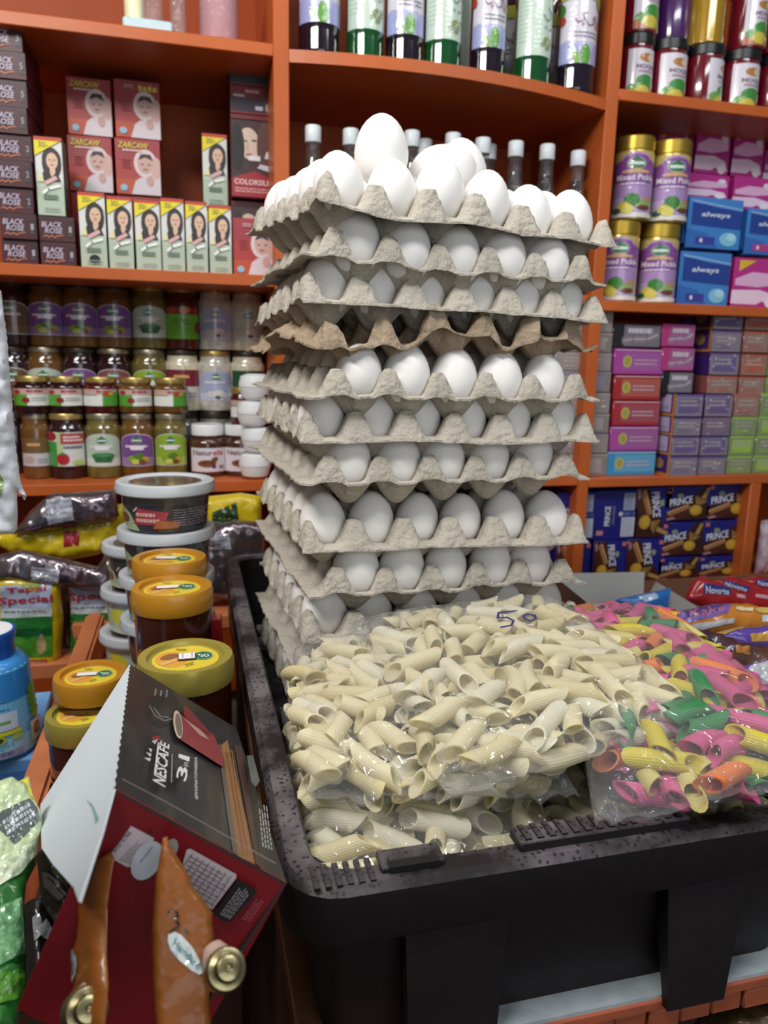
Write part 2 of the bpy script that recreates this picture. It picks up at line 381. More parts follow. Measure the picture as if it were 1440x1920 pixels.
def tray_warp(seed, warp):
    rd = random.Random(seed); off = Vector((rd.random()*50, rd.random()*50, seed*3.1))
    corner = [rd.uniform(-.006, .006)*warp for _ in range(4)] if seed > 11 else [-.003, -.004, .004, .002]
    def f(x, y):
        u, v = (x/HALF+1)/2, (y/HALF+1)/2
        return (corner[0]*(1-u)*(1-v)+corner[1]*u*(1-v)+corner[2]*u*v+corner[3]*(1-u)*v)+warp*.0045*noise.noise(Vector((x*14, y*14, 0))+off)
    return f, off
def tray_me(kind, seed, warp, torn, m):
    N = 78; vs, fs = [], []; fw, off = tray_warp(seed, warp); rd = random.Random(seed)
    for j in range(N+1):
        for i in range(N+1):
            x = -HALF+2*HALF*i/N; y = -HALF+2*HALF*j/N
            e = HALF-max(abs(x), abs(y))
            gx, gy = (x/P+3, y/P+2.5+.23) if kind == 'A' else (x/P+2.5, y/P+3)
            nx, ny = (6, 5) if kind == 'A' else (5, 6)
            z = cellh(gx, gy, nx, ny, e)
            z += fw(x, y)+.0008*noise.noise(Vector((x*90, y*90, 3))+off)
            if e < .006: z -= (.006-e)*.35
            k = 1
            if e < .004:
                j2 = noise.noise(Vector((x*110, y*110, 9))+off)*.0022*(1+2.4*torn)+noise.noise(Vector((x*28, y*28, 5))+off)*.0028*(1+torn)
                k = 1+j2/HALF
            if torn:
                q = min(1, max(0, (-y-.05)/.05, (-x-.07)/.05)); z += q*(.020*noise.noise(Vector((x*20, y*20, 7))+off)+.006*noise.noise(Vector((x*60, y*60, 2))+off)-.004)
            vs.append((x*k, y*k, z))
    nv = len(vs); vs += [(a, b, c-.0019) for a, b, c in vs]; w = N+1
    for j in range(N):
        for i in range(N):
            a = j*w+i; q = (a, a+1, a+w+1, a+w)
            if torn and rd.random() < .5 and j < 3 and noise.noise(Vector((i*.14, j*.3, seed))) > .28: continue
            fs.append(q); fs.append(tuple(nv+t for t in q[::-1]))
    rim = [i for i in range(w)]+[j*w+N for j in range(1, w)]+[N*w+i for i in range(N-1, -1, -1)]+[j*w for j in range(N-1, 0, -1)]
    for a, b in zip(rim, rim[1:]+rim[:1]): fs.append((b, a, a+nv, b+nv))
    return mesh_from('tray', vs, fs, m, 50)
EP = []
for k in range(15):
    t = math.pi*k/14; zz = -math.cos(t); r = math.sin(t)*(1-.10*zz)
    EP.append((max(r, .004)*.0222, zz*.0285+.0014))
EP = tuple(EP); egg_me = lathe_me(EP, SHELL, 24, 180)
ordw = lambda k: ORD[k]
rd = random.Random(4); egg_n = 0
def egg(loc, label, sc=1.0, rot=(0, 0, 0), group='eggs in the tray stack'):
    o = ob('egg', egg_me, None, loc, rot, (sc, sc, sc*rd.uniform(.97, 1.03))); tag(o, label, 'egg', group); return o
for ti, (zl, zr, kind, full) in enumerate(TR):
    rz = SROT+math.radians([3.5, .5, -.8, .6, .7, -.9, .4, -.6, .8, -.9, .5, 0][ti])
    ca, sa = math.cos(rz), math.sin(rz)
    tilt = math.atan2(zr-zl, 2*HALF); cz = CH+(zl+zr)/2+[.004, .003, -.003, .004, .005, .002, .003, .001, .001, 0, 0, 0][ti]
    pt = math.radians([2.4, .8, -1.2, 1.2, 1.4, .5, .6, .3, .4, 0, 0, 0][ti])
    cx, cy = SCX+[.004, 0, .002, -.003, .001, .001, -.004, .001, .003, .002, .001, 0][ti], SCY+rd.uniform(-.003, .003)
    torn = 1 if ti == 3 else 0
    tr = ob('egg_tray', tray_me(kind, 11+ti, WARP[ti], torn, PULPB if torn else PULP), None, (cx, cy, cz), (pt, -tilt, rz))
    lab = 'grey pulp egg tray, %s from the top of the stack' % ordw(ti)
    if ti == 0: lab = 'grey pulp egg tray topmost of the stack, its eggs uncovered'
    if torn: lab = 'torn brownish pulp egg tray crushed empty in the stack, fourth from the top'
    tag(tr, lab, 'egg tray', 'pulp trays of the egg stack')
    if not full: continue
    MW = Matrix.Translation((cx, cy, cz)) @ tr.rotation_euler.to_matrix().to_4x4()
    nx, ny = (6, 5) if kind == 'A' else (5, 6); fw, _o = tray_warp(11+ti, WARP[ti])
    for j in range(ny):
        for i in range(nx):
            if ti > 0 and j > 1 and 0 < i < nx-1: continue
            if ti > 9 and (j > 0 and i > 0): continue
            x, y = (i-(nx-1)/2)*P, (j-(ny-1)/2)*P-(.011 if kind == 'A' else 0)
            if ti == 0 and (i, j) in ((4, 3), (2, 4)): continue
            w = MW @ Vector((x+rd.uniform(-.0015, .0015), y+rd.uniform(-.0015, .0015), (.0185 if ti == 0 else .0135)+fw(x, y)))
            row = 'front row' if j == 0 else '%s row back' % ordw(j)
            egg(w, 'white egg in the %s tray down, %s, %s from the honey jars' % (ordw(ti), row, ordw(i)), rd.uniform(.97, 1.04) if ti else rd.uniform(1.0, 1.07), (rd.uniform(-.1, .1), rd.uniform(-.1, .1), 0))
p = at_y(715, 288, .715); egg(p, 'largest white egg standing upright on the top layer, above all others', 1.12)
p = at_y(828, 325, .735); egg(p, 'white egg lying on its side on top of the uppermost layer', 1.15, (.3, 1.25, .3))
p = at_y(868, 322, .775); egg(p, 'white egg tucked behind the lying egg on the top layer', 1.08, (.2, -.3, 0))

# ---------------------------------------------------------------- bags of penne
def penne_me(L, seed, cut=1.1):
    r, ri, n = .0064, .0053, 14; vs, fs = [], []
    for R, sgn in ((r, 1), (ri, 1)):
        for s in (-1, -.33, .33, 1):
            for k in range(n):
                a = 2*math.pi*k/n; vs.append((s*L/2+cut*R*math.cos(a)*(abs(s) > .9)+cut*R*math.cos(a)*(.33*0), R*math.sin(a), R*math.cos(a)+.0012*(1-s*s)*(seed % 3)))
    for t in range(3):
        for k in range(n):
            k2 = (k+1) % n; fs.append((t*n+k, (t+1)*n+k, (t+1)*n+k2, t*n+k2)); o = 4*n; fs.append((o+t*n+k2, o+(t+1)*n+k2, o+(t+1)*n+k, o+t*n+k))
    for k in range(n):
        k2 = (k+1) % n; fs.append((k, k2, 4*n+k2, 4*n+k)); fs.append((3*n+k2, 3*n+k, 7*n+k, 7*n+k2))
    return vs, fs
def penne_mat(name, col, tr=.5):
    m = bpy.data.materials.new(name); m.use_nodes = True; nt = m.node_tree; b = nt.nodes['Principled BSDF']
    b.inputs['Base Color'].default_value = (*C(col), 1); b.inputs['Roughness'].default_value = .45; b.inputs['Specular IOR Level'].default_value = .3
    t = nt.nodes.new('ShaderNodeBsdfTranslucent'); t.inputs[0].default_value = (*C(col), 1); x = nt.nodes.new('ShaderNodeMixShader'); x.inputs[0].default_value = tr
    o = nt.nodes['Material Output']; nt.links.new(b.outputs[0], x.inputs[1]); nt.links.new(t.outputs[0], x.inputs[2]); nt.links.new(x.outputs[0], o.inputs[0])
    tc = nt.nodes.new('ShaderNodeTexCoord'); s = nt.nodes.new('ShaderNodeSeparateXYZ'); a = nt.nodes.new('ShaderNodeMath'); a.operation = 'ARCTAN2'
    k = nt.nodes.new('ShaderNodeMath'); k.operation = 'MULTIPLY'; k.inputs[1].default_value = 26; sn = nt.nodes.new('ShaderNodeMath'); sn.operation = 'SINE'
    bp = nt.nodes.new('ShaderNodeBump'); bp.inputs['Strength'].default_value = .22; bp.inputs['Distance'].default_value = .0006
    nt.links.new(tc.outputs['Object'], s.inputs[0]); nt.links.new(s.outputs['Y'], a.inputs[0]); nt.links.new(s.outputs['Z'], a.inputs[1]); nt.links.new(a.outputs[0], k.inputs[0])
    nt.links.new(k.outputs[0], sn.inputs[0]); nt.links.new(sn.outputs[0], bp.inputs['Height']); nt.links.new(bp.outputs['Normal'], b.inputs['Normal']); return m
PM = {'cream': penne_mat('penne_cream', '#f7f0d2'), 'cream2': penne_mat('penne_pale', '#f8f4e2'), 'cream3': penne_mat('penne_straw', '#f2e8c0'), 'pink': penne_mat('penne_pink', '#dd6a9c', .3), 'yellow': penne_mat('penne_yellow', '#dccb45', .25),
      'green': penne_mat('penne_green', '#3f8a55', .2), 'orange': penne_mat('penne_orange', '#eb8a4e', .25), 'lemon': penne_mat('penne_lemon', '#e2d78a', .3)}
_pg = [penne_me(L, s) for s, L in enumerate((.029, .032, .035))]
_pm = {}
def penne_mesh(v, c):
    if (v, c) not in _pm: _pm[(v, c)] = mesh_from('penne', *_pg[v], PM[c], 50)
    return _pm[(v, c)]
def bilin(cs, u, v):
    a, b, c, d = (np.array(p) for p in cs)          # front-left, front-right, back-right, back-left
    u = np.asarray(u)[..., None]; v = np.asarray(v)[..., None]
    return a*(1-u)*(1-v)+b*u*(1-v)+c*u*v+d*(1-u)*v
def pasta_bag(label, cs, thick, n, cols, seed, flap=.02, fill=.94):
    rng = np.random.default_rng(seed); q = 5
    prof = lambda u, v: np.sqrt(np.clip(1-np.abs(2*u-1)**q, 0, 1))*np.sqrt(np.clip(1-np.abs(2*v-1)**q, 0, 1))
    cs = [np.array((p[0], p[1], p[2]+CH)) for p in cs]; base = sum(cs)/4
    bag = thing('pasta_bag', label, 'bag', tuple(base), 0, 'clear bags of penne in the crate'); cl = [p-base for p in cs]
    lx = np.linalg.norm(cl[1]-cl[0]); ly = np.linalg.norm(cl[3]-cl[0])
    # packing: each tube a short rod of four beads pushed apart and kept between the two skins
    uv = rng.uniform(.06, .94, (n, 2)); ang = rng.uniform(0, 2*np.pi, n); tl = rng.normal(0, .16, n)
    zf = rng.uniform(-.9, .9, n); zf = np.where(rng.random(n) < .5, .75, zf)
    cen = bilin(cl, uv[:, 0], uv[:, 1]); cen[:, 2] += zf*thick/2*prof(uv[:, 0], uv[:, 1])*.8
    d = np.stack([np.cos(ang)*np.cos(tl), np.sin(ang)*np.cos(tl), np.sin(tl)], 1); hl = .0175; rr = .0064
    offs = np.array((-1, -.34, .34, 1))*hl
    A0, Ux, Vy = cl[0], (cl[1]-cl[0]+cl[2]-cl[3])/2, (cl[3]-cl[0]+cl[2]-cl[1])/2
    inv = np.linalg.inv(np.array([[Ux[0], Vy[0]], [Ux[1], Vy[1]]])); mid = sum(cl)/4
    for it in range(60):
        pts = cen[:, None]+d[:, None]*offs[None, :, None]; F = pts.reshape(-1, 3); own = np.repeat(np.arange(n), 4)
        df = F[:, None]-F[None]; ds = np.sqrt((df**2).sum(-1))+1e-9; ov = np.clip(2*rr-ds, 0, None); ov[own[:, None] == own[None]] = 0
        push = (df/ds[..., None]*ov[..., None]).sum(1)*.32
        # keep inside
        w = (F-mid)[:, :2] @ inv.T+.5; q2 = 2*w-1; nr = ((np.abs(q2)**12).sum(1))**(1/12); wc = .5+.5*q2*np.minimum(1, fill/np.maximum(nr, 1e-6))[:, None]; tgt = bilin(cl, wc[:, 0], wc[:, 1])
        push[:, :2] += (tgt-F)[:, :2]*(np.abs(w-wc).max(1)[:, None] > 0)*.5
        h = np.maximum(thick/2*prof(wc[:, 0], wc[:, 1])-rr, .0005); dz = F[:, 2]-tgt[:, 2]
        push[:, 2] += (np.clip(dz, -h, h)-dz)*.6
        push = push.reshape(n, 4, 3); cen = cen+push.mean(1)*1.0
        d = d+(push*offs[None, :, None]).sum(1)/(hl*hl*2.2)*.5; d[:, 2] *= .88; d /= np.linalg.norm(d, axis=1)[:, None]
    order = np.argsort(-cen[:, 2])
    for k in order:
        x = Vector(d[k]); z = Vector((0, 0, 1)); y = z.cross(x); y = y.normalized() if y.length > .01 else Vector((0, 1, 0)); z = x.cross(y)
        R = Matrix((x, y, z)).transposed() @ Matrix.Rotation(rng.uniform(0, 6.28), 3, 'X')
        c = cols[rng.choice(len(cols), p=np.array([w for _, w in cols])/sum(w for _, w in cols))][0]
        o = ob('penne', penne_mesh(int(rng.integers(3)), c), bag, Vector(cen[k]), R.to_euler())
    # film
    N = 44; off = Vector((seed*7.3, 2.1, 4.4))
    def skin(u, v, s):
        p = bilin(cl, u, v); z = s*thick/2*float(prof(u, v))*1.03
        e = min(u, 1-u, v, 1-v); z += s*.0019*(noise.noise(Vector((u*16, v*16, s))+off)+.6*noise.noise(Vector((u*5, v*24, s))+off))*min(1, e*12)+s*.0012
        if e < .03: z += .0035*noise.noise(Vector((u*22, v*22, 8))+off)
        return Vector((p[0], p[1], p[2]+z))
    vs, fs = [], []; g = [(.5-.5*math.cos(math.pi*i/N))*.55+.45*i/N for i in range(N+1)]
    for s in (1, -1):
        for j in range(N+1):
            for i in range(N+1): vs.append(skin(g[i], g[j], s))
    w = N+1
    for j in range(N):
        for i in range(N):
            a = j*w+i; fs.append((a, a+1, a+w+1, a+w)); b = a+w*w; fs.append((b, b+w, b+w+1, b+1))
    # sealed flaps at both ends
    for vv, sg in ((0, -1), (1, 1)):
        b0 = len(vs); dirv = Vector(cl[3]-cl[0]).normalized()*sg
        for i in range(N+1):
            p = skin(g[i], vv, 1); vs.append(p); vs.append(p+dirv*flap*.5+Vector((0, 0, .004*noise.noise(Vector((i*.35, seed, vv)))))); vs.append(p+dirv*flap+Vector((0, 0, .007*noise.noise(Vector((i*.3, seed+3, vv))))))
        for i in range(N):
            for t in range(2): a = b0+i*3+t; fs.append((a, a+3, a+4, a+1))
    fm = ob('film', mesh_from('film', vs, fs, FILM, 180), bag); fm['label'] = 'clear crinkled plastic film'
    return bag, skin, Vector(base), inv, Vector(mid)
CREAM = [('cream', 5), ('cream2', 3), ('cream3', 1.5)]
pasta_bag('bag of pale penne lying lowest along the front wall of the crate', [(.061, .351, -.297), (.215, .351, -.297), (.225, .575, -.292), (.066, .575, -.290)], .052, 180, CREAM+[('lemon', .15)], 3, .004, .96)
pasta_bag('bag of pale penne in the middle of the pile, under the marked bag', [(.060, .398, -.253), (.222, .372, -.258), (.262, .600, -.246), (.080, .606, -.250)], .044, 195, CREAM, 5, .010, .975)
pasta_bag('small part of a pale penne bag showing beneath the coloured penne', [(.222, .351, -.304), (.378, .351, -.304), (.378, .56, -.30), (.232, .56, -.30)], .05, 110, CREAM, 8, .003)
pasta_bag('bag of pink, yellow, green and orange penne lying over the crate rim', [(.207, .323, -.244), (.395, .332, -.240), (.450, .640, -.254), (.352, .645, -.250)], .050, 295, [('pink', 5.5), ('yellow', 3), ('green', 1.8), ('orange', 1.1), ('lemon', .9)], 29, .008, .975)
bag, skin, bb, inv, mid = pasta_bag('topmost bag of pale penne marked 50 in blue ink', [(.128, .352, -.2315), (.322, .396, -.2290), (.333, .618, -.226), (.133, .622, -.238)], .044, 205, CREAM, 21, .014)
ink = Art(200, 70)
ink.stroke([(38, 64), (10, 60), (8, 44), (26, 46), (38, 36), (34, 22), (14, 16)], 4.5, '#23266b'); ink.stroke([(10, 61), (44, 66)], 4, '#23266b')
ink.stroke([(60, 40), (56, 50), (64, 56), (78, 52), (80, 42), (70, 36), (60, 40)], 4, '#23266b')
def inkf(x, y, l):
    z = CH-.211
    for _ in range(4):
        p = at_z(925+x, 1186-y*.62, z); q = p-bb; w = inv @ np.array((q.x-mid.x, q.y-mid.y))+.5
        u, v = (float(min(.97, max(.03, t))) for t in w); z = skin(u, v, 1).z+bb.z+.0012
    return tuple(at_z(925+x, 1186-y*.62, z)-bb)
o = ob('ink_mark', ink.bake('ink', inkf, PRINT, step=10), bag); o['label'] = 'handwritten 50 in blue ink'
# ---------------------------------------------------------------- shelf goods: builders
_ac = {}
def baked(key, fn):
    if key not in _ac: _ac[key] = fn()
    return _ac[key]
def rct(x0, x1, y0, y1, Y):
    """pixel box on the plane y = Y -> centre x, base z, width, height."""
    b = at_y((x0+x1)/2, y1, Y); t = at_y((x0+x1)/2, y0, Y); ym = (y0+y1)/2
    return (at_y(x0, ym, Y).x+at_y(x1, ym, Y).x)/2, b.z, at_y(x1, ym, Y).x-at_y(x0, ym, Y).x, t.z-b.z
def carton(name, label, cat, loc, w, d, h, m, art=None, key=None, group=None, rz=0, side=None, pm=None, bev=.0012, part='front_print'):
    w, d, h = round(w, 3), round(d, 3), round(h, 3)
    o = ob(name, box_me(w, d, h, m, bev), None, loc, (0, 0, rz)); tag(o, label, cat, group)
    if art: ob(part, baked((key, w, h), lambda: art_plane(art, w*.985, h*.97, pm)), o, (0, 0, h*.015))
    return o
def jar(name, label, cat, loc, d, h, body, lid, art=None, key=None, group=None, span=2.0, rz=0, lz=(.17, .70), neck=.86, lidh=.12, shoulder=.80):
    d, h = round(d, 4), round(h, 4); R = d/2
    t = thing(name, label, cat, loc, rz, group)
    zl = h*(1-lidh)
    pr = ((R*.86, 0), (R*.97, h*.012), (R, h*.05), (R, h*(shoulder-.06)), (R*.965, h*(shoulder-.015)), (R*neck, h*(shoulder+.035)), (R*neck, zl+.002))
    ob('jar_body', lathe_me(pr, body, 28, 50), t)
    lr = R*(neck+.05)
    ob('lid', lathe_me(((lr*.97, zl), (lr, zl+.001), (lr, h-.003), (lr*.96, h-.0006), (lr*.8, h-.0006), (lr*.78, h-.0014), (.001, h-.0014)), lid, 28, 30), t)
    if art: ob('label', baked((key, d, h, lz), lambda: art_cyl(art, R, h*(lz[1]-lz[0]), h*lz[0], span)), t)
    return t
def pouch_fn(w, h, t, seed, wr):
    off = Vector((seed*3.7, 1.3, 9.1))
    def f(u, v, s):
        pr = (max(0, 1-abs(2*u-1)**2.6)**.6)*(max(0, 1-abs(2*v-1)**3.2)**.6)
        y = -s*t/2*pr+wr*noise.noise(Vector((u*7, v*5, s*2))+off)*(.35+pr)+wr*.5*noise.noise(Vector((u*18, v*4, s))+off)*pr
        x = (u-.5)*w*(1-.035*math.sin(math.pi*v)); z = v*h+.004*noise.noise(Vector((u*6, v, 4))+off)
        return Vector((x, y, z))
    return f
def pouch(name, label, cat, loc, w, h, t, seed, m, art=None, group=None, rot=(0, 0, 0), wr=.004, fin=.008, pm=None, zig=True, art_v=(0.0, 1.0), part='front_print'):
    f = pouch_fn(w, h, t, seed, wr); N = 26; vs, fs = [], []; W1 = N+1
    for s in (1, -1):
        for j in range(W1):
            for i in range(W1): vs.append(f(i/N, j/N, s))
    for j in range(N):
        for i in range(N):
            a = j*W1+i; fs.append((a, a+1, a+W1+1, a+W1)); b = a+W1*W1; fs.append((b, b+W1, b+W1+1, b+1))
    for vv, sg in ((0, -1), (1, 1)):
        b0 = len(vs)
        for i in range(W1):
            p = f(i/N, vv, 1); vs.append(p); vs.append(p+Vector((0, .002*math.sin(i*.7+seed), sg*(fin+(.002 if zig and i % 2 else 0)))))
        for i in range(N):
            q = (b0+i*2, b0+i*2+2, b0+i*2+3, b0+i*2+1); fs.append(q if sg > 0 else q[::-1])
    o = ob(name, mesh_from(name, vs, fs, m, 180), None, loc, rot); tag(o, label, cat, group)
    if art:
        def g(x, y, l):
            p = f(min(1, max(0, x/art.W)), art_v[0]+(art_v[1]-art_v[0])*y/art.H, 1); return (p.x, p.y-EPS*(l+2.5), p.z)
        ob(part, art.bake('print', g, pm or PRINTG, step=art.W/22), o)
    return o
def at_shelf(px, py, Y, z): return Vector((at_y(px, py, Y).x, Y, z))

# ---------------------------------------------------------------- hair dye bay
MAROON = mat('maroon_card', '#4a1a26', .4, coat=.25); REDC = mat('red_card', '#a3302c', .45, coat=.2); CREAMC = mat('dark_edge_card', '#2b3a30', .5, coat=.1); DKRED = mat('dark_red_card', '#5a1a22', .4, coat=.3)
GB = 'maroon henna boxes stacked in the dye bay'
def rose_art(num):
    a = Art(70, 48); a.rect(0, 0, 70, 48, '#45101c'); a.rect(0, 43, 70, 48, '#3b2228'); a.rect(56, 8, 68, 40, '#2c1a20')
    for dx, c in ((1.2, '#1c0d12'), (0, '#bcb0c4')):
        a.text(6+dx, 27-dx, 46+dx, 38-dx, 'BLACK', c, slant=.15); a.text(12+dx, 15-dx, 46+dx, 26-dx, 'ROSE', c, slant=.15)
    a.stroke([(8, 8), (14, 11), (18, 7), (25, 11), (30, 7), (38, 11), (48, 12)], 2.2, '#b86f4a')
    a.text(59, 18, 65, 30, num, '#9c9aa0'); a.lines(57, 10, 67, 16, 2, '#6d6468', seed=2); return a
zt = at_y(30, 45, 1.42).z; bh = (zt-ZB)/9; x0, _, bw, _ = rct(2, 70, 440, 489, 1.42)
for k in range(9):
    n = '112225553'[k]
    carton('henna_box', 'maroon henna box with silver lettering, %s from the board in the tall stack' % ORD[k], 'box', (x0+.002*math.sin(k*2.1), 1.42+.003*math.cos(k*3), ZB+k*bh), bw, .15, bh-.001, MAROON, rose_art(n), 'rose'+n, GB)
x1, _, _, _ = rct(73, 140, 402, 489, 1.42)
for k in range(2):
    carton('henna_box', 'maroon henna box with silver lettering, %s of the low stack of two' % ('lower', 'upper')[k], 'box', (x1, 1.425, ZB+k*bh), bw, .15, bh-.001, MAROON, rose_art('1'), 'rose1', GB)
def face(a, cx, cy, r, hair='#2a1c1e', skin='#d9b59a', long=True):
    if long: a.ell(cx, cy-r*.35, r*1.05, r*1.7, hair)
    a.ell(cx, cy+r*.15, r*1.02, r*1.1, hair); a.ell(cx+r*.05, cy-r*1.1, r*.3, r*.7, skin); a.ell(cx+r*.05, cy-.1*r, r*.62, r*.88, skin)
    a.ell(cx-r*.2, cy+r*.02, r*.13, r*.06, '#4a3530'); a.ell(cx+r*.3, cy+r*.02, r*.13, r*.06, '#4a3530')
    a.stroke([(cx+r*.05, cy), (cx+r*.1, cy-r*.25)], r*.07, '#b58d76'); a.ell(cx+r*.05, cy-r*.5, r*.2, r*.07, '#b0605c')
def cream_art():
    a = Art(50, 140); a.rect(0, 0, 50, 140, '#b9c6b6'); a.rect(0, 60, 50, 140, '#d7d8d4'); a.rect(0, 0, 50, 52, '#aebda9')
    face(a, 30, 100, 17, '#2a2022'); a.poly([(6, 62), (16, 82), (26, 64), (38, 80), (46, 62)], '#26202a'); a.poly([(2, 60), (12, 78), (14, 60)], '#e0d9a0')
    a.poly([(0, 140), (50, 140), (50, 136), (0, 106)], '#e4d21e'); a.text(8, 121, 26, 132, '30/-', '#6b6a20'); a.rect(0, 134, 50, 140, '#c23a2c')
    a.poly([(14, 60), (36, 72), (40, 66), (18, 54)], '#d9a9a6'); a.stroke([(12, 40), (22, 48), (42, 54)], 5, '#eef2ee')
    a.lines(12, 28, 40, 38, 2, '#5d7462', .7, 3); a.lines(12, 6, 42, 16, 2, '#98a898', .4, 4); return a
CA = cream_art(); Yc = 1.43; GC = 'hair colour cartons with a yellow price corner'
xs = [(148, 200), (201, 250), (252, 302), (301, 347), (347, 390), (391, 435)]
hc = at_y(175, 360, Yc).z-ZB
for k, (a, b2) in enumerate(xs):
    x, _, w, _ = rct(a, b2, 360, 500, Yc)
    o = carton('hair_colour_carton', 'pale hair colour carton, %s from the henna boxes in front' % ORD[k], 'box', (x, Yc+.004*(k % 2), ZB), w-.002, .05, hc-.003*(k % 3), CREAMC, CA, 'cream', GC)
    if k == 0:
        bl = Art(50, 140); bl.ell(26, 17, 10, 9, '#0c0c10'); ob('ink_blot', bl.bake('blot', lambda x, z, l: ((x/50-.5)*w, -.0021, z/140*hc), PRINT), o)
x, _, w, _ = rct(67, 119, 255, 400, Yc); carton('hair_colour_carton', 'pale hair colour carton standing on the low henna stack', 'box', (x, Yc, ZB+2*bh), w, .05, hc, CREAMC, CA, 'cream', GC)
x, _, w, _ = rct(380, 426, 250, 375, 1.52)
h2 = (at_y(400, 250, 1.52).z-ZB)/2
carton('hair_colour_carton', 'pale hair colour carton behind the front row, carrying another', 'box', (x, 1.52, ZB), w, .05, h2, CREAMC, CA, 'cream', GC)
carton('hair_colour_carton', 'pale hair colour carton raised behind the front row beside the tall red box', 'box', (x, 1.52, ZB+h2), w, .05, h2, CREAMC, CA, 'cream', GC)
def shawl_art(top):
    a = Art(84, 108); a.rect(0, 0, 84, 108, '#a8322e'); a.rect(0, 0, 84, 30, '#b84a28'); a.rect(0, 66, 84, 108, '#9c3038')
    cx, cy = 56, 50
    a.ell(cx, cy+12, 22, 28, '#d9c8c8'); a.poly([(28, 0), (36, 26), (46, 34), (84, 40), (84, 0)], '#d2c6cc'); a.ell(cx+20, cy+4, 10, 22, '#cfa8a0')
    a.ell(cx, cy+12, 15, 20, '#caa49a'); a.poly([(cx-14, cy+18), (cx-8, cy+30), (cx+10, cy+30), (cx+15, cy+18), (cx, cy+24)], '#2c2426')
    a.ell(cx-6, cy+10, 3, 1.3, '#5a4038'); a.ell(cx+7, cy+10, 3, 1.3, '#5a4038'); a.ell(cx, cy, 5, 1.8, '#a85a58'); a.ell(cx+8, cy-22, 7, 10, '#c69a92')
    a.ell(14, 12, 7, 6.5, '#8fb6cf')
    if top: a.text(6, 90, 62, 102, 'ZARCAW', '#d8c63a', slant=.2); a.lines(14, 83, 50, 88, 1, '#e6c9c4', .7)
    else:
        for q in range(4): a.ell(48+q*9, 96-(q % 2)*2, 3.6, 4.6, '#d8c63a'); a.stroke([(45+q*9, 90), (52+q*9, 91)], 2.4, '#d8c63a')
        a.lines(18, 92, 36, 100, 2, '#c9a5a5', .6)
    a.lines(12, 50, 30, 70, 4, '#8d2a2a', .4, 5); return a
SA, SB = shawl_art(True), shawl_art(False); GS = 'red boxes showing a shawled woman'
for ci, (a, b2, yl, yu, ylo) in enumerate(((125, 208, 145, 253, 360), (214, 299, 150, 257, 366))):
    x, zb, w, h = rct(a, b2, yl, ylo, 1.54); h /= 2; s = ('nearer the henna stack', 'beside the empty gap')[ci]
    carton('plain_carton', 'plain red carton underneath the shawl boxes %s' % s, 'box', (x, 1.545, ZB), w, .08, zb-ZB, REDC, None, None, 'plain cartons under the shawl boxes')
    carton('shawl_box', 'red box showing a shawled woman, lower one %s' % s, 'box', (x, 1.54, zb), w, .08, h-.001, REDC, SA, 'shawlA', GS)
    carton('shawl_box', 'red box showing a shawled woman, upper one %s' % s, 'box', (x+.003, 1.543, zb+h), w, .08, h, REDC, SB if ci else SA, 'shawlB' if ci else 'shawlA', GS, .03)
x, zb, w, h = rct(437, 518, 405, 515, 1.44)
carton('shawl_box', 'red shawled woman box at the end of the front row against the egg trays', 'box', (x, 1.44, ZB), w, .07, h, REDC, SB, 'shawlB', GS)
def silk_art():
    a = Art(80, 160); a.rect(0, 0, 80, 160, '#3a2326'); a.ell(42, 98, 40, 52, '#43292a'); a.ell(34, 105, 20, 32, '#d8c3b2', .12); a.ell(12, 96, 13, 46, '#1f1718'); a.ell(62, 100, 14, 50, '#5a3a34')
    a.ell(27, 110, 4, 1.6, '#4f3a34'); a.ell(43, 112, 5, 1.8, '#4f3a34'); a.stroke([(31, 106), (30, 92)], 2, '#b99c8a'); a.ell(33, 84, 6, 2.2, '#a8645c')
    a.poly([(0, 0), (80, 0), (80, 36), (44, 52), (0, 36)], '#a01c24'); a.text(5, 24, 75, 35, 'COLORSILK', '#e8d4d4'); a.lines(6, 8, 72, 19, 2, '#d8a9a9', .5, 3)
    a.rect(32, 72, 54, 82, '#e6e6ee'); a.poly([(62, 78), (66, 92), (76, 86), (78, 76)], '#d6d3da'); a.poly([(48, 58), (54, 66), (74, 62), (78, 50)], '#cdd0dc'); a.rect(0, 152, 80, 160, '#6d1c22'); return a
def silk_top(c):
    a = Art(80, 52); a.rect(0, 0, 80, 52, '#7a1c26'); a.rect(0, 4, 80, 30, c); a.lines(28, 38, 62, 46, 1, '#d6a0a0', .8, 2); a.lines(6, 30, 30, 36, 1, '#c8c4cc', .8, 5)
    if c != '#20242c': a.rect(46, 8, 60, 16, '#c8c8d4'); a.ell(70, 14, 5, 9, '#c8aa86')
    return a
x, zb, w, h = rct(433, 514, 215, 372, 1.50); SK = silk_art(); g = 'tall dark red hair dye boxes'
z1 = at_y(473, 372, 1.50).z
carton('hair_dye_box', 'dark red hair dye box with a long haired woman, mostly hidden by the shawl box', 'box', (x, 1.52, ZB), w, .06, z1-ZB-.001, DKRED, SK, 'silk', g)
carton('hair_dye_box', 'dark red hair dye box with a long haired woman facing forward, high by the post', 'box', (x, 1.50, z1), w, .07, h, DKRED, SK, 'silk', g)
z2 = z1+h; hh = (at_y(473, 107, 1.50).z-z2)/2
carton('hair_dye_box', 'dark red hair dye box lying flat, purple band on its end', 'box', (x, 1.50, z2), w, .09, hh-.001, DKRED, silk_top('#2c1c30'), 'silkt1', g)
carton('hair_dye_box', 'dark red hair dye box lying flat topmost, black band on its end', 'box', (x, 1.502, z2+hh), w, .09, hh-.001, DKRED, silk_top('#20242c'), 'silkt2', g)
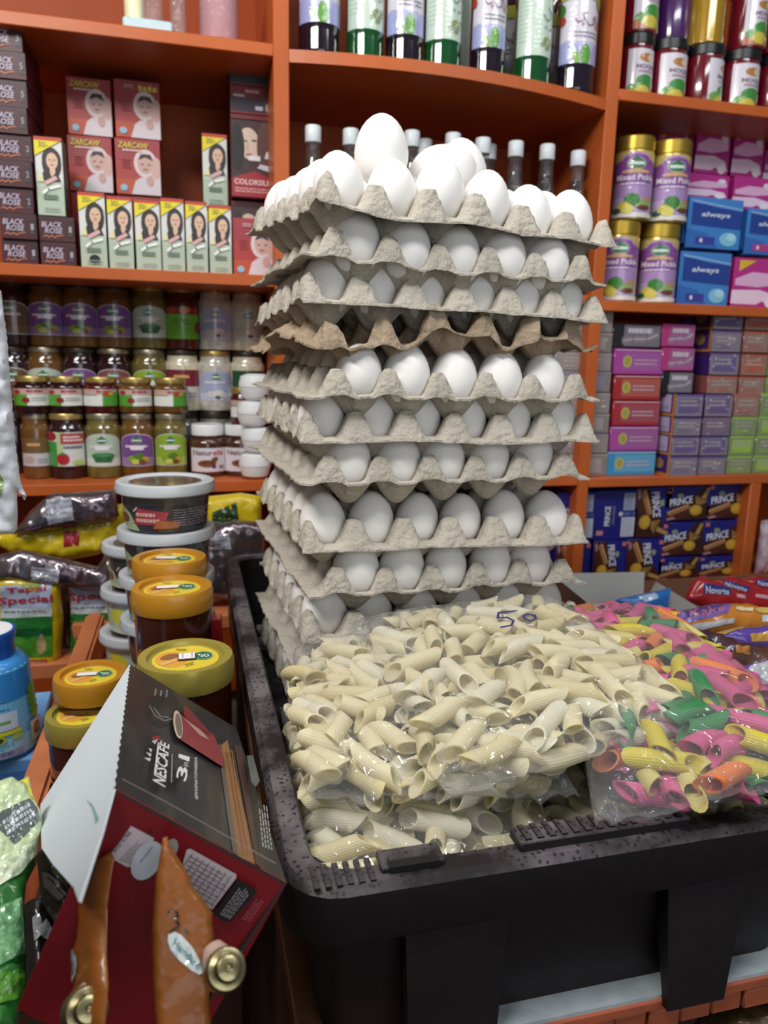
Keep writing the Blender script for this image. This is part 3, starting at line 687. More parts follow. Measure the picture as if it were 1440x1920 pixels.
# on the board above
t = thing('cosmetic_pack', 'pale blue based pack with clear and cream cylinders on the top board', 'pack', at_shelf(277, 48, 1.43, ZA)); x, _, w, h = rct(229, 322, 18, 50, 1.43); w = round(w, 3); h = round(h, 3)
ob('base', box_me(w, .06, h, mat('ice_blue', '#b9d3da', .4, bump=.2), .003), t)
CRM = mat('cream_plastic', '#e2ddb6', .35); cyl = lambda r, h_: ((r, 0), (r, h_-.003), (r*.9, h_))
ob('cylinder', lathe_me(cyl(.016, .10), CRM), t, (-w*.28, .035, h)); ob('cylinder', lathe_me(cyl(.017, .10), CLEAR), t, (w*.1, .03, h)); ob('cylinder', lathe_me(cyl(.014, .11), CLEAR), t, (w*.62, .035, 0))
t = thing('pink_jar', 'translucent pink plastic jar on the top board beside the centre post', 'jar', at_shelf(411, 60, 1.45, ZA))
R = .033; ob('jar_body', lathe_me(((R*.8, 0), (R, .006), (R, .13), (R*.9, .14)), CLEARPINK), t); ob('filling', lathe_me(((R*.75, .002), (R*.9, .008), (R*.9, .11), (R*.6, .12)), mat('pink_filling', '#c98a93', .5)), t)

# ---------------------------------------------------------------- jar board
def glassy(n, c, rough=.18): return mat('glass_'+n, c, rough, coat=1, spec=.6, var=.25, vscale=60)
PICK = glassy('pickle', '#6b4a22'); DARKJ = glassy('dark_jam', '#2a1216'); REDJ = glassy('red_jam', '#4d1512'); MAYO = glassy('cream_sauce', '#d8d2b8'); GARL = glassy('garlic', '#c9c4bb'); BRN = glassy('brown_spread', '#4a2a1a'); OLIV = glassy('olive_pickle', '#6e6230'); GREYL = glassy('grey_paste', '#8b8f88')
STEEL = mat('steel_lid', '#a49a86', .35, metal=.8); GOLDM = mat('pale_gold_lid', '#b9a060', .35, metal=.7); SHADEL = mat('shaded_gold_lid', '#3b332a', .4, metal=.4)  # last lid: gold darkened in its colour for lids in the board's shade
def arch(a, c, m=1.5, W=60, H=60):
    p = [(m, m), (W-m, m), (W-m, H*.72)]+[(W/2+(W/2-m)*math.cos(t), H*.72+(H*.28-m)*math.sin(t)) for t in (math.pi*k/10 for k in range(1, 10))]+[(m, H*.72)]
    return a.poly(p, c)
def logo(a, x, y, s=1): a.ell(x, y, 9*s, 6.5*s, '#9fb8a4'); a.ell(x, y, 8*s, 5.6*s, '#2c6b48'); a.poly([(x-4*s, y+4*s), (x, y+9*s), (x+4*s, y+4*s)], '#2c6b48'); a.rect(x-7*s, y-1.6*s, x+7*s, y+1.8*s, '#cfe0d2')
def pick_art(c1, c2, pic, sticker=True):
    a = Art(60, 60); arch(a, '#c6c2ca', .4); arch(a, c1, 2); a.rect(2, 2, 58, 16, c2); logo(a, 30, 47, .95)
    a.lines(12, 33, 48, 39, 1, '#e8e2ee', .7, 3)
    if sticker: a.rect(20, 30, 40, 38, '#eceaf0')
    if pic == 'lime':
        for x, y, r, c in ((22, 14, 7, '#8aa53a'), (33, 18, 8, '#567f2c'), (42, 13, 6, '#b9a648'), (27, 9, 6, '#c3cf62'), (37, 9, 5, '#7a4a2c')): a.ell(x, y, r, r*.85, c)
    elif pic == 'bowl': a.poly([(14, 22), (48, 22), (42, 9), (20, 9)], '#2f6d43'); a.ell(31, 22, 16, 4, '#4f8a52')
    elif pic == 'garlic':
        for x, y, r, c in ((22, 13, 8, '#d8d4d0'), (34, 15, 9, '#e2deda'), (44, 11, 6, '#cfcac4'), (32, 8, 4, '#4e5a44')): a.ell(x, y, r, r*.8, c)
    return a
def jam_art(kind):
    a = Art(60, 36); a.rect(0, 0, 60, 36, '#dfe2da'); a.rect(0, 0, 26, 26, '#58a038'); a.rect(0, 24, 60, 36, '#c9a7a2'); a.lines(26, 27, 56, 34, 1, '#9c2f38', .7, 2)
    if kind: a.rect(34, 0, 60, 30, '#4e9a34'); a.rect(0, 0, 34, 22, '#e3e6e2'); a.ell(40, 26, 5, 5, '#b8452c'); a.ell(47, 27, 4, 4, '#c9a23c')
    else: a.ell(24, 12, 6, 6, '#8e2432'); a.ell(10, 29, 6, 5, '#a32a34'); a.lines(32, 10, 56, 20, 2, '#8f9a90', .4, 4)
    return a
def berry_art():
    a = Art(60, 64); a.rect(0, 0, 60, 64, '#d8dcd6'); a.rect(0, 0, 20, 46, '#3f9a48'); a.poly([(18, 0), (18, 64), (30, 64), (24, 0)], '#b7cf9a'); a.ell(8, 56, 10, 9, '#a02834'); a.rect(24, 42, 60, 62, '#b04a50'); a.lines(28, 46, 58, 58, 2, '#ead8d6', .6, 2)
    a.lines(28, 32, 58, 40, 1, '#5a6a8c', .6, 7); a.ell(26, 14, 9, 11, '#ad2533'); a.poly([(19, 22), (26, 27), (33, 22)], '#3f8a3a'); a.ell(48, 7, 9, 5, '#b7cf72'); return a
def tall_green():
    a = Art(60, 60); a.rect(0, 0, 60, 60, '#6fbf2f'); a.rect(0, 46, 60, 60, '#7a2a1c'); a.ell(14, 53, 7, 6, '#b8402a'); a.ell(34, 54, 8, 6, '#c97f2c'); a.ell(48, 53, 6, 6, '#a82f2c'); a.lines(14, 26, 46, 38, 2, '#4f9a24', .6, 2); a.ell(57, 22, 8, 12, '#7a2c2a'); return a
def mayo_art(top, low):
    a = Art(60, 60); a.rect(0, 0, 60, 60, low); a.rect(0, 28, 60, 60, top); a.rect(16, 44, 40, 50, '#d9a26a'); a.ell(20, 14, 9, 8, '#b8a79c'); a.lines(34, 6, 56, 18, 2, '#9fa0a6', .5, 5); return a
def nut_art():
    a = Art(70, 52); a.rect(0, 0, 70, 52, '#dcd9e2'); a.text(6, 36, 42, 47, 'Natur', '#5a2a2c'); a.text(43, 36, 63, 47.5, 'ella', '#b8343a')
    a.ell(32, 18, 17, 8, '#8a5a34'); a.ell(32, 20, 12, 5, '#6b4023'); a.ell(46, 27, 7, 5, '#7a4d2c', .6); a.ell(44, 12, 4, 4, '#5a3a70'); a.rect(54, 8, 64, 14, '#8a6a8a'); return a
PURP = pick_art('#7a4a94', '#9a7ab0', 'lime'); PURPN = pick_art('#7a4a94', '#8e6aa6', 'lime', False); GRNW = pick_art('#b9cbb8', '#d6dcd4', 'bowl'); LAV = pick_art('#aab2d2', '#c6cbe0', 'garlic', False); LIMEA = pick_art('#8fb42a', '#b3cc5a', 'lime'); PALE = pick_art('#cdd2bd', '#d9dacb', 'garlic', False); REDG = pick_art('#8a4a52', '#5f7a5a', 'lime', False)
BROWNL = pick_art('#6b4a2c', '#7a5a34', 'x', False)
JT = at_y(215, 533, 1.57).z; jh = round((JT-ZC)/3, 4); GJ = 'glass jars at the back of the jar board'
top = [(25, DARKJ, SHADEL, BROWNL, 'brownl', 'dark jar with brown label'), (90, PICK, SHADEL, PURP, 'purp', 'pickle jar with purple label, nearest the dark jar'), (152, PICK, SHADEL, PURP, 'purp', 'pickle jar with purple label, middle one of three'), (215, PICK, SHADEL, PURP, 'purp', 'pickle jar with purple label, beside the pale green label'),
       (281, OLIV, GOLDM, GRNW, 'grnw', 'pickle jar with pale green label and gold lid'), (342, REDJ, GOLDM, tall_green(), 'tgreen', 'dark red jar with bright green label'), (404, GARL, GOLDM, LAV, 'lav', 'white sauce jar with lavender label'), (464, MAYO, GOLDM, PALE, 'pale', 'cream sauce jar with pale label by the egg trays')]
mid2 = [(30, DARKJ, SHADEL, BROWNL, 'brownl', 'dark jar with brown label'), (88, PICK, STEEL, GRNW, 'grnw', 'brown pickle jar with pale arched label'), (152, DARKJ, SHADEL, PURPN, 'purpn', 'nearly black jar with purple label'), (216, DARKJ, STEEL, REDG, 'redg', 'nearly black jar with red and green label'),
        (282, OLIV, STEEL, LIMEA, 'limea', 'olive jar with lime green label'), (343, MAYO, SHADEL, mayo_art('#7a2034', '#cfccc6'), 'mayor', 'cream jar with dark red and white label'), (404, GARL, GOLDM, LAV, 'lav', 'white sauce jar with lavender label'), (464, MAYO, SHADEL, mayo_art('#1f4d30', '#d6d8dc'), 'mayog', 'cream jar with dark green label')]
for lv, row in ((2, top), (1, mid2)):
    for px, body, lid, art, key, desc in row:
        p = at_shelf(px, 600 if lv == 2 else 715, 1.57+.0, ZC+lv*jh); w = .071 if px != 30 else .066
        jar('sauce_jar', '%s, %s layer of the back row' % (desc, ('', 'second', 'top')[lv]), 'jar', p, w, jh-.001, body, lid, art, key, GJ, 2.1, 0, (.17, .68), .84, .09)
for px, body in ((30, DARKJ), (88, PICK), (152, DARKJ), (216, DARKJ), (282, OLIV), (343, GREYL), (404, GREYL), (464, GREYL)):
    jar('sauce_jar', 'jar at the bottom of the back row, hidden by the front jars', 'jar', at_shelf(px, 830, 1.57, ZC), .071, jh-.001, body, SHADEL, None, None, 'hidden jars carrying the back row')
Yf = 1.455; hf = round(at_y(195, 775, Yf).z-ZC, 4); hs = round(at_y(190, 706, Yf).z-ZC-hf, 4); gf = 'jars of the front row on the jar board'
for k, (px, body, lid, art, key, desc, lz, wd) in enumerate(((70, PICK, STEEL, mayo_art('#6e5a36', '#c4c2cc'), 'lowp', 'slim brown jar with whitish label', (.2, .62), .052), (128, DARKJ, GOLDM, berry_art(), 'berry', 'dark strawberry jam jar with gold lid', (.2, .72), .068), (195, OLIV, STEEL, GRNW, 'grnw', 'pickle jar with pale green bowl label', (.18, .7), .066), (259, PICK, STEEL, PURP, 'purp', 'pickle jar with purple label', (.18, .7), .064), (321, OLIV, STEEL, LIMEA, 'limea', 'pickle jar with lime green label', (.18, .7), .063))):
    p = at_shelf(px, 840, Yf+.035, ZC); jar('front_jar', desc+' in the front row', 'jar', p, wd, hf-.001, body, lid, art, key, gf, 2.2, 0, lz, .84, .10)
    px2 = (62, 125, 190, 255, 320)[k]
    p = at_shelf(px2, 740, Yf+.035, ZC+hf)
    jar('jam_jar', 'small jam jar with gold lid standing on the %s' % desc, 'jar', p, .064, hs-.001, (DARKJ, DARKJ, REDJ, PICK, PICK)[k], GOLDM, jam_art(k in (2, 4)), 'jam%d' % (k in (2, 4)), 'small jam jars standing on the front row', 2.2, 0, (.2, .66), .84, .17, .76)
NA = nut_art()
for k, px in enumerate((390, 452)):
    h = round(at_y(px, 797, Yf).z-ZC, 4); p = at_shelf(px, 850, Yf+.035, ZC)
    jar('spread_jar', 'nut spread jar with white lid and white label, %s' % ('fully visible beside the lime jar', 'half hidden by white tubs')[k], 'jar', p, .074, h, BRN, WHITEP, NA, 'nut', 'nut spread jars with white lids', 2.0, 0, (.1, .56), .78, .22, .70)
jar('jam_jar', 'small red jam jar standing on a white lidded spread jar', 'jar', at_shelf(456, 770, Yf+.035, ZC+h), .052, .07, REDJ, GOLDM, jam_art(True), 'jam1', 'small jam jars standing on the front row', 2.2, 0, (.2, .66), .84, .17, .76)
zt = at_y(483, 700, 1.44).z; th = (zt-ZC)/4
tubp = lambda R, h: ((R*.55, 0), (R*.85, h*.12), (R, h*.45), (R, h*.5), (R*1.03, h*.52), (R*1.03, h*.62), (R*.9, h*.9), (R*.5, h*.985))
for k in range(4):
    t = thing('cream_tub', 'round white cream tub beside the egg trays, %s from the board' % ORD[k], 'tub', at_shelf(479+(k % 2)*6-2*k, 890-50*k, 1.435, ZC+k*th), 0, 'round white cream tubs in a column')
    R = .030; ob('tub_body', lathe_me(((R*.55, 0), (R*.85, th*.12), (R, th*.45), (R, th*.5)), WHITEP), t); ob('lid', lathe_me(((R*1.03, th*.5), (R*1.03, th*.62), (R*.9, th*.9), (R*.5, th*.985)), WHITEP), t)

# ---------------------------------------------------------------- syrup bay
PURPLEB = mat('purple_syrup', '#1c0f1e', .1, coat=1, spec=.6); GREENB = mat('green_syrup', '#0c4a22', .1, coat=1, spec=.6); REDB = mat('red_syrup', '#3a0f16', .1, coat=1, spec=.6)
def syrup_art(kind):
    a = Art(70, 120)
    if kind == 'g':
        a.rect(0, 0, 70, 120, '#c3d6c6'); a.lines(4, 20, 26, 100, 12, '#aac2b0', .3, 4)
        for x, y in ((44, 26), (52, 20), (40, 18), (56, 28), (48, 14)): a.ell(x, y, 6, 3.4, '#8a9466', .6)
        for q in ((38, 62), (46, 74), (56, 70)): a.stroke([q, (q[0]+6, q[1]-8), (q[0]+14, q[1]-2), (q[0]+12, q[1]+8)], 2.2, '#7f9686')
        a.ell(42, 44, 2, 2, '#8fa396'); a.ell(58, 46, 2, 2, '#8fa396'); a.ell(50, 42, 2, 2, '#7f9686')
    else:
        a.rect(0, 0, 70, 120, '#d2cfda'); a.rect(0, 0, 70, 34, '#b4b6d8'); a.ell(12, 14, 16, 22, '#9da3d2'); a.ell(60, 12, 16, 22, '#9da3d2'); a.ell(36, 14, 7, 16, '#5d9a34'); a.ell(24, 10, 4, 12, '#7fb04a', .3)
        a.lines(20, 40, 56, 52, 2, '#8a8496', .4, 3)
        for q in ((20, 70), (34, 66), (48, 72)): a.stroke([q, (q[0]+4, q[1]-7), (q[0]+12, q[1]-3), (q[0]+10, q[1]+6), (q[0]+15, q[1]+9)], 1.8, '#86606e')
        a.ell(30, 60, 2, 2, '#8a3040'); a.ell(52, 60, 5, 3, '#b87a8a'); a.rect(0, 100, 70, 120, '#c8c840' if kind == 'y' else '#d2cfda'); a.ell(56, 96, 8, 9, '#7a9a3c'); a.ell(2, 84, 6, 10, '#3d7a34'); a.ell(4, 68, 5, 7, '#a8402c')
    return a
SYA = {k: syrup_art(k) for k in 'gpy'}
def syrup(px, py, wpx, kind, col, Y, lab, group):
    d = round(at_y(px+wpx/2, py, Y).x-at_y(px-wpx/2, py, Y).x, 3); R = d/2; t = thing('syrup_bottle', lab, 'bottle', at_shelf(px, py, Y+R, ZM+.002-.012*max(0, (px-560)/560)), 0, group)
    pr = ((R*.82, 0), (R*.97, .004), (R, .012), (R*.975, .018), (R, .024), (R*.975, .030), (R, .036), (R*.975, .042), (R, .048), (R, .19), (R*.7, .23), (R*.36, .26), (R*.34, .285))
    ob('bottle_body', lathe_me(tuple((round(a, 5), b) for a, b in pr), col, 28, 60), t); ob('cap', lathe_me(((R*.42, .283), (R*.42, .305), (R*.36, .308)), WHITEP), t)
    ob('label', baked(('syrup', kind, d), lambda: art_cyl(SYA[kind], R, .13, .052, 2.7)), t); return t
for k, (px, py, w, kind, col) in enumerate(((598, 88, 78, 'p', PURPLEB), (684, 97, 70, 'g', GREENB), (757, 100, 70, 'p', PURPLEB), (828, 108, 69, 'g', GREENB), (912, 120, 64, 'p', PURPLEB), (995, 133, 66, 'g', GREENB), (1075, 150, 70, 'y', PURPLEB))):
    syrup(px, py, w, kind, col, 1.405+.004*abs(k-3)-.02, '%s syrup bottle with a %s label, %s from the centre post' % (('dark purple', 'green')[kind == 'g'], {'p': 'lilac', 'g': 'pale green', 'y': 'yellow topped'}[kind], ORD[k]), 'syrup bottles along the bowed board')
for px, py, kind, col, l in ((952, 122, 'y', REDB, 'dark red syrup bottle standing behind the green ones'), (868, 112, 'g', GREENB, 'green syrup bottle half hidden in the second row'), (1035, 138, 'y', REDB, 'dark red syrup bottle half hidden near the far post')):
    syrup(px, py, 62, kind, col, 1.52, l, 'syrup bottles of the second row')
CAPW = mat('white_cap', '#dfe6ea', .35)
LIQ = [mat('liquid_'+n, c, .08, coat=1) for n, c in (('amber', '#3a1c12'), ('green', '#1f2a16'), ('plum', '#26141c'), ('clear', '#4a4038'))]
for k, (px, py, l, Y) in enumerate(((587, 237, 0, 1.44), (658, 243, 1, 1.44), (773, 246, 2, 1.44), (850, 251, 3, 1.44), (906, 260, 3, 1.44), (968, 266, 3, 1.44), (1027, 272, 2, 1.44), (1085, 284, 0, 1.44), (797, 262, 2, 1.51), (918, 272, 1, 1.51))):
    p = at_y(px, py, Y); zb = ZB-.008; H = round(p.z-zb, 3); R = .030
    t = thing('glass_bottle', ('slim glass bottle with white cap, %s from the centre post behind the eggs' % ORD[k]) if k < 8 else 'slim glass bottle in the second row, %s' % ('behind the third and fourth caps', 'behind the fifth cap')[k-8], 'bottle', (p.x, Y, zb), 0, 'white capped glass bottles behind the eggs')
    ob('bottle_body', lathe_me(((R*.8, 0), (R, .006), (R, round(H*.48, 3)), (R*.8, round(H*.6, 3)), (R*.48, round(H*.76, 3)), (R*.42, H-.026)), GLASS, 24, 60), t)
    ob('liquid', lathe_me(((R*.7, .004), (R*.9, .01), (R*.9, round(H*.47, 3)), (R*.7, round(H*.6, 3)), (R*.42, round(H*.74, 3)), (R*.36, round(H*.80, 3))), LIQ[l], 20, 60), t)
    ob('cap', lathe_me(((R*.47, H-.028), (R*.49, H-.027), (R*.49, H-.002), (R*.45, H)), CAPW, 24), t)

# ---------------------------------------------------------------- far bay, upper boards
REDJM = mat('red_syrup_jar', '#6a1020', .15, coat=1); YELJ = mat('gold_ribbed_jar', '#a8821c', .18, metal=.2, coat=1); PURJ = mat('purple_jar', '#4a2360', .2, coat=1)
def lemon_art():
    a = Art(60, 90); a.rect(0, 0, 60, 90, '#d3d0da'); a.ell(32, 74, 14, 8, '#b07a3c'); a.ell(40, 74, 8, 7, '#d8c8b4'); a.text(14, 54, 52, 62, 'MIXED', '#7a5a72'); a.lines(18, 46, 46, 52, 1, '#a58a9a', .7, 3)
    a.poly([(0, 0), (0, 14), (22, 30), (60, 26), (60, 0)], '#b46a44'); a.ell(32, 32, 17, 12, '#3f8a3c'); a.ell(14, 20, 12, 9, '#6aa352'); a.ell(26, 13, 14, 11, '#cdbf4a'); a.ell(42, 8, 8, 6, '#9aa83a'); return a
LA = lemon_art(); hb = round(at_y(1247, 63, 1.45).z-ZR1, 4)
for k, (px, py, w, rz) in enumerate(((1187, 168, 66, .1), (1246, 178, 73, .12), (1313, 186, 75, .75), (1380, 196, 74, .05), (1445, 204, 74, .5))):
    d = round(w*.00106, 4)
    jar('pickle_jar', 'dark red pickle jar with black lid and white lime label, %s from the divider' % ORD[k], 'jar', at_shelf(px, py, 1.45+d/2, ZR1), d, hb, REDJM, BLACKP, LA, 'lemon', 'black lidded jars on the high board', 2.1, rz, (.04, .76), .97, .17, .82)
for k, (px, py, m, art, nm) in enumerate(((1196, 50, REDJM, LA, 'red jar with lime label'), (1258, 58, PURJ, None, 'purple jar'), (1322, 66, YELJ, None, 'gold ribbed jar'), (1398, 78, REDJM, LA, 'red jar with lime label by the gold one'), (1452, 84, REDJM, None, 'plain red jar'))):
    d = .074
    p = at_shelf(px, py, 1.452+d/2+(.03 if k == 1 else 0), ZR1+hb)
    if m is YELJ:
        t = thing('pickle_jar', 'gold ribbed jar stacked on black lids', 'jar', p, 0, 'jars stacked on the black lids'); pr = []
        for q in range(14): pr += [(.037, q*.009), (.0358, q*.009+.0045)]
        ob('jar_body', lathe_me(tuple(pr), m, 28, 60), t); ob('lid', lathe_me(((.035, .127), (.035, .145), (.03, .147)), GOLD), t)
    else: jar('pickle_jar', nm+' stacked on black lids', 'jar', p, d, hb, m, BLACKP, art, 'lemon', 'jars stacked on the black lids', 2.1, .25, (.04, .76), .97, .17, .82)
def mixed_art():
    a = Art(70, 110); a.rect(0, 0, 70, 110, '#b7a2c8'); a.rect(0, 56, 70, 96, '#8a4c9a'); a.rect(0, 34, 70, 58, '#a888bc')
    a.poly([(0, 92), (10, 95), (20, 106), (35, 110), (50, 106), (60, 95), (70, 92), (70, 110), (0, 110)], '#c6ae62'); a.poly([(10, 90), (20, 103), (35, 107), (50, 103), (60, 90)], '#8a4c9a'); logo(a, 35, 90, 1.5); a.poly([(16, 78), (35, 82), (54, 78), (54, 74), (16, 74)], '#c9a07a')
    a.text(8, 62, 62, 72, 'Mixed Pickle', '#e9e2ee'); a.lines(14, 54, 56, 59, 1, '#d9cbe2', .6, 5); a.rect(0, 0, 70, 8, '#e0dcd4')
    a.ell(48, 22, 12, 8, '#8fa86a'); a.poly([(44, 30), (58, 38), (62, 26)], '#b58a62'); a.ell(50, 17, 10, 4, '#6e3a24'); a.ell(32, 30, 10.5, 10.5, '#2f7a22'); a.ell(22, 17, 9, 9, '#c9b93c'); a.ell(27, 14, 8, 8, '#d6cc5c'); a.ell(12, 11, 6, 5, '#2f5a38'); return a
MA = mixed_art(); Ym = 1.43; hm = round((at_y(1180, 246, Ym).z-ZR2)/2, 4); GPJ = mat('gold_jar_plastic', '#bfa64e', .28, metal=.45, coat=.5)
for k, (px, py, lv, desc, rz) in enumerate(((1159, 490, 0, 'lower jar half behind the egg tray', 0), (1233, 490, 0, 'lower jar beside the blue packs', 0), (1186, 330, 1, 'upper jar nearest the post', .1), (1254, 340, 1, 'upper jar next to the magenta packs', .25))):
    d = .08
    jar('mixed_pickle_jar', 'gold lidded jar with purple lime label, '+desc, 'jar', at_shelf(px, py, Ym+d/2, ZR2+lv*hm), d, hm-.001, GPJ, GOLD, MA, 'mixed', 'gold lidded pickle jars stacked two high', 2.5, rz-.48, (.03, .80), .95, .17, .81)
BLUEP = mat('blue_film', '#2f6cb8', .3, coat=.6, bump=.15, bscale=30); MAGP = mat('magenta_film', '#b0267e', .3, coat=.6, bump=.2, bscale=30)
def always_art(pk):
    a = Art(80, 80); a.rect(0, 0, 80, 80, '#3f7fc6'); a.poly([(6, 74), (40, 66), (80, 62), (80, 32), (6, 36)], '#24408f'); a.poly([(4, 76), (80, 66), (80, 63), (6, 72)], '#7fa9d8'); a.text(20, 48, 62, 58, 'always', '#d3dcea', slant=.2)
    a.poly([(0, 0), (50, 0), (30, 24), (0, 30)], '#3568b4'); a.ell(62, 16, 13, 11, '#7fc0de'); a.ell(66, 20, 7, 6, '#a9d8ea'); a.rect(14, 6, 42, 18, '#b23a86' if pk else '#3a3f9a'); a.rect(20, 9, 24, 15, '#d9dcea'); return a
def pink_art(y):
    a = Art(80, 80); a.rect(0, 0, 80, 80, '#b52f86'); a.poly([(4, 46), (30, 58), (76, 56), (76, 40), (40, 34), (4, 36)], '#dfb0d2'); a.poly([(0, 6), (0, 28), (44, 30), (72, 22), (78, 6), (60, 4), (50, 12), (40, 6)], '#e8cfe4'); a.ell(66, 60, 8, 8, '#e6d3e4'); a.ell(64, 10, 10, 9, '#efe4ee')
    if y: a.poly([(8, 76), (34, 76), (8, 58)], '#d9b430')
    return a
AA, AB, PA, PB = always_art(0), always_art(1), pink_art(1), pink_art(0); ga = 'soft sanitary packs in the far bay'
for x0, x1, y0, y1, Y, m, art, key, lab in ((1286, 1392, 370, 468, 1.45, BLUEP, AA, 'alw', 'blue soft pack, upper one beside the gold lidded jars'), (1270, 1370, 470, 562, 1.45, BLUEP, AA, 'alw', 'blue soft pack, lower one beside the gold lidded jars'), (1396, 1490, 392, 480, 1.45, BLUEP, AB, 'alwp', 'blue soft pack with a pink patch above the pink pack'), (1372, 1470, 482, 566, 1.45, MAGP, PA, 'pinka', 'pink soft pack with yellow corner on the board'),
        (1286, 1368, 326, 372, 1.50, MAGP, PB, 'pinkb', 'squashed magenta pack lying on the blue one'), (1372, 1452, 332, 394, 1.50, MAGP, PB, 'pinkb', 'crumpled magenta pack lying over the pink patched one'), (1303, 1370, 232, 328, 1.54, MAGP, PB, 'pinkc', 'magenta pack seen end on, high behind the jars'), (1372, 1434, 240, 334, 1.54, MAGP, PA, 'pinka', 'magenta pack with yellow corner, topmost'), (1430, 1490, 284, 350, 1.54, MAGP, PB, 'pinkb', 'magenta pack at the far end of the top layer')):
    x, zb, w, h = rct(x0, x1, y0, y1, Y); base = ZR2 if y1 > 555 else zb
    carton('soft_pack', lab, 'pack', (x, Y, base), w-.003, .12, h+zb-base-.001 if y1 > 555 else h, m, art, key, ga, 0, None, PRINTG, .011)
x, zb, w, h = rct(1232, 1300, 235, 330, 1.57); carton('carton', 'plain carton standing behind the gold lidded jars', 'box', (x, 1.575, ZR2), w, .1, zb-ZR2-.001, mat('brown_card', '#7a5a3c', .7)); carton('soft_pack', 'magenta pack peeping out above the gold lids', 'pack', (x, 1.57, zb), w, .12, h, MAGP, PA, 'pinka', ga, 0, None, PRINTG, .011)

# ---------------------------------------------------------------- wrapped soap and tea boxes on the third board
def soap_art(c1, c2, logo_c, txt):
    a = Art(100, 46); a.rect(0, 0, 100, 46, c1); a.rect(16, 6, 100, 40, c2); a.ell(26, 23, 9, 11, logo_c); a.ell(26, 23, 6, 8, '#9a9a50'); a.lines(40, 16, 90, 30, 2, '#c4a6bc', .4, 3); a.stroke([(2, 44), (98, 44)], 1.5, '#d8c2d0'); return a
def dark_art(c):
    a = Art(70, 46); a.rect(0, 0, 70, 46, c); a.rect(16, 2, 70, 44, '#77707a' if c == '#1d1c22' else '#a25a8e'); a.lines(22, 26, 60, 38, 1, '#c9c4cc', .8, 3)
    for q in range(3): a.stroke([(14, 8+q*5), (30, 12+q*4), (50, 12+q*5), (66, 22+q*4)], 2, '#d3c8cf' if q % 2 else '#9a8d98')
    return a
def wrap_art(c, c2, sd=0):
    a = Art(56, 42); a.rect(0, 0, 56, 42, c); a.rect(0, 38, 56, 42, c2); rd = random.Random(sd*17+ord(c[2])); a.rect(6, 6, 50, 34, c2 if sd % 2 else c); a.lines(8, 18, 48, 34, 2, '#a89e9c', .5, 4+sd); a.lines(8, 6, 40, 16, 2, c2, .4, 9+sd)
    for q in range(9): x, y, r = rd.uniform(2, 50), rd.uniform(3, 38), rd.uniform(1, 5); a.poly([(x, y), (x+r, y+rd.uniform(-1, 1)), (x+r*rd.uniform(.6, 1.6), y+r*.6), (x+r*.2, y+r*rd.uniform(.2, .7))], ('#bdb4b2', '#d2ccca', c)[q % 3])
    return a
SM = {}
def cm(c):
    if c not in SM: SM[c] = mat('wrapped_card_%d' % len(SM), c, .3, coat=.9, bump=.1, bscale=50)
    return SM[c]
Ys = 1.43; gw = 'film wrapped boxes on the third board'
edges = (578, 622, 660, 695, 735, 775, 812, 850, 888)
for k in range(8):
    x, zb, w, h = rct(1040, 1150-1.6*k, edges[k], edges[k+1], Ys)
    if k == 7: h += zb-ZR3; zb = ZR3
    carton('wrapped_packet', 'clear wrapped greyish packet beside the egg stack, %s from the board' % ORD[7-k], 'packet', (x, Ys, zb), w, .12, h-.001, cm('#857a74' if k % 2 else '#8d8480'), wrap_art('#8a7f7a' if k % 2 else '#958b88', '#a79a98' if k % 3 else '#8a84a0', k), 'wr%d' % k, 'clear wrapped packets next to the egg stack')
col1 = ((1150, 1240, 606, 652, '#1d1c22', 'd', 'black wrapped box topmost of its column'), (1152, 1247, 653, 702, '#a8449a', 's', 'bright pink soap box tilted under the black one'), (1152, 1240, 703, 750, '#a32a30', 's', 'red soap box, upper of two'), (1150, 1238, 751, 798, '#a32a38', 's', 'red soap box, lower of two'), (1145, 1235, 799, 845, '#a8489a', 's', 'pink soap box above the blue one'), (1138, 1230, 846, 889, '#3a8cc0', 's', 'blue soap box at the foot of its column'),
        (1243, 1304, 607, 650, '#b03a78', 'd', 'magenta wrapped box topmost of the short column'), (1243, 1303, 651, 695, '#b03a78', 'd', 'magenta wrapped box, second of the short column'), (1243, 1300, 696, 738, '#1d1c22', 'd', 'black wrapped box, lowest of the short column'))
for x0, x1, y0, y1, c, kd, lab in col1:
    x, zb, w, h = rct(x0, x1, y0, y1, Ys)
    if y1 > 885: h += zb-ZR3; zb = ZR3
    c2 = {'#a8449a': '#a05a9c', '#a32a30': '#a8584e', '#a32a38': '#9c4a54', '#a8489a': '#9a5a94', '#3a8cc0': '#5aa0c4'}.get(c, c)
    carton('soap_box', lab, 'box', (x, Ys+.003, zb), w, .10, h-.001, cm(c), dark_art(c) if kd == 'd' else soap_art(c, c2, '#c2b04a', ''), kd+c, gw, .04 if c == '#a8449a' else 0)
PUR, GRN, RDW = '#6a5288', '#7d9a56', '#9a5a54'
rows = []
for k, (y0, y1) in enumerate(((739, 781), (782, 817), (818, 854), (855, 893))):
    s = 3*k
    rows += [(1266-s*1.2, 1318-s*1.2, y0, y1, PUR, 'purple edged wrapped tea box, %s down beside the soap column' % ORD[k], 1.405), (1321-s*1.5, 1374-s*1.5, y0, y1, PUR if k != 1 else '#6a4a78', 'purple edged wrapped tea box, %s down in the second column' % ORD[k], 1.415),
             (1376-s*1.6, 1424-s*1.6, y0-1, y1, RDW if k == 0 else GRN, ('reddish' if k == 0 else 'green')+' wrapped tea box, %s down in the third column' % ORD[k], 1.42), (1426-s*1.6, 1478-s*1.6, y0-2, y1, GRN, 'green wrapped tea box, %s down in the outermost column' % ORD[k], 1.42)]
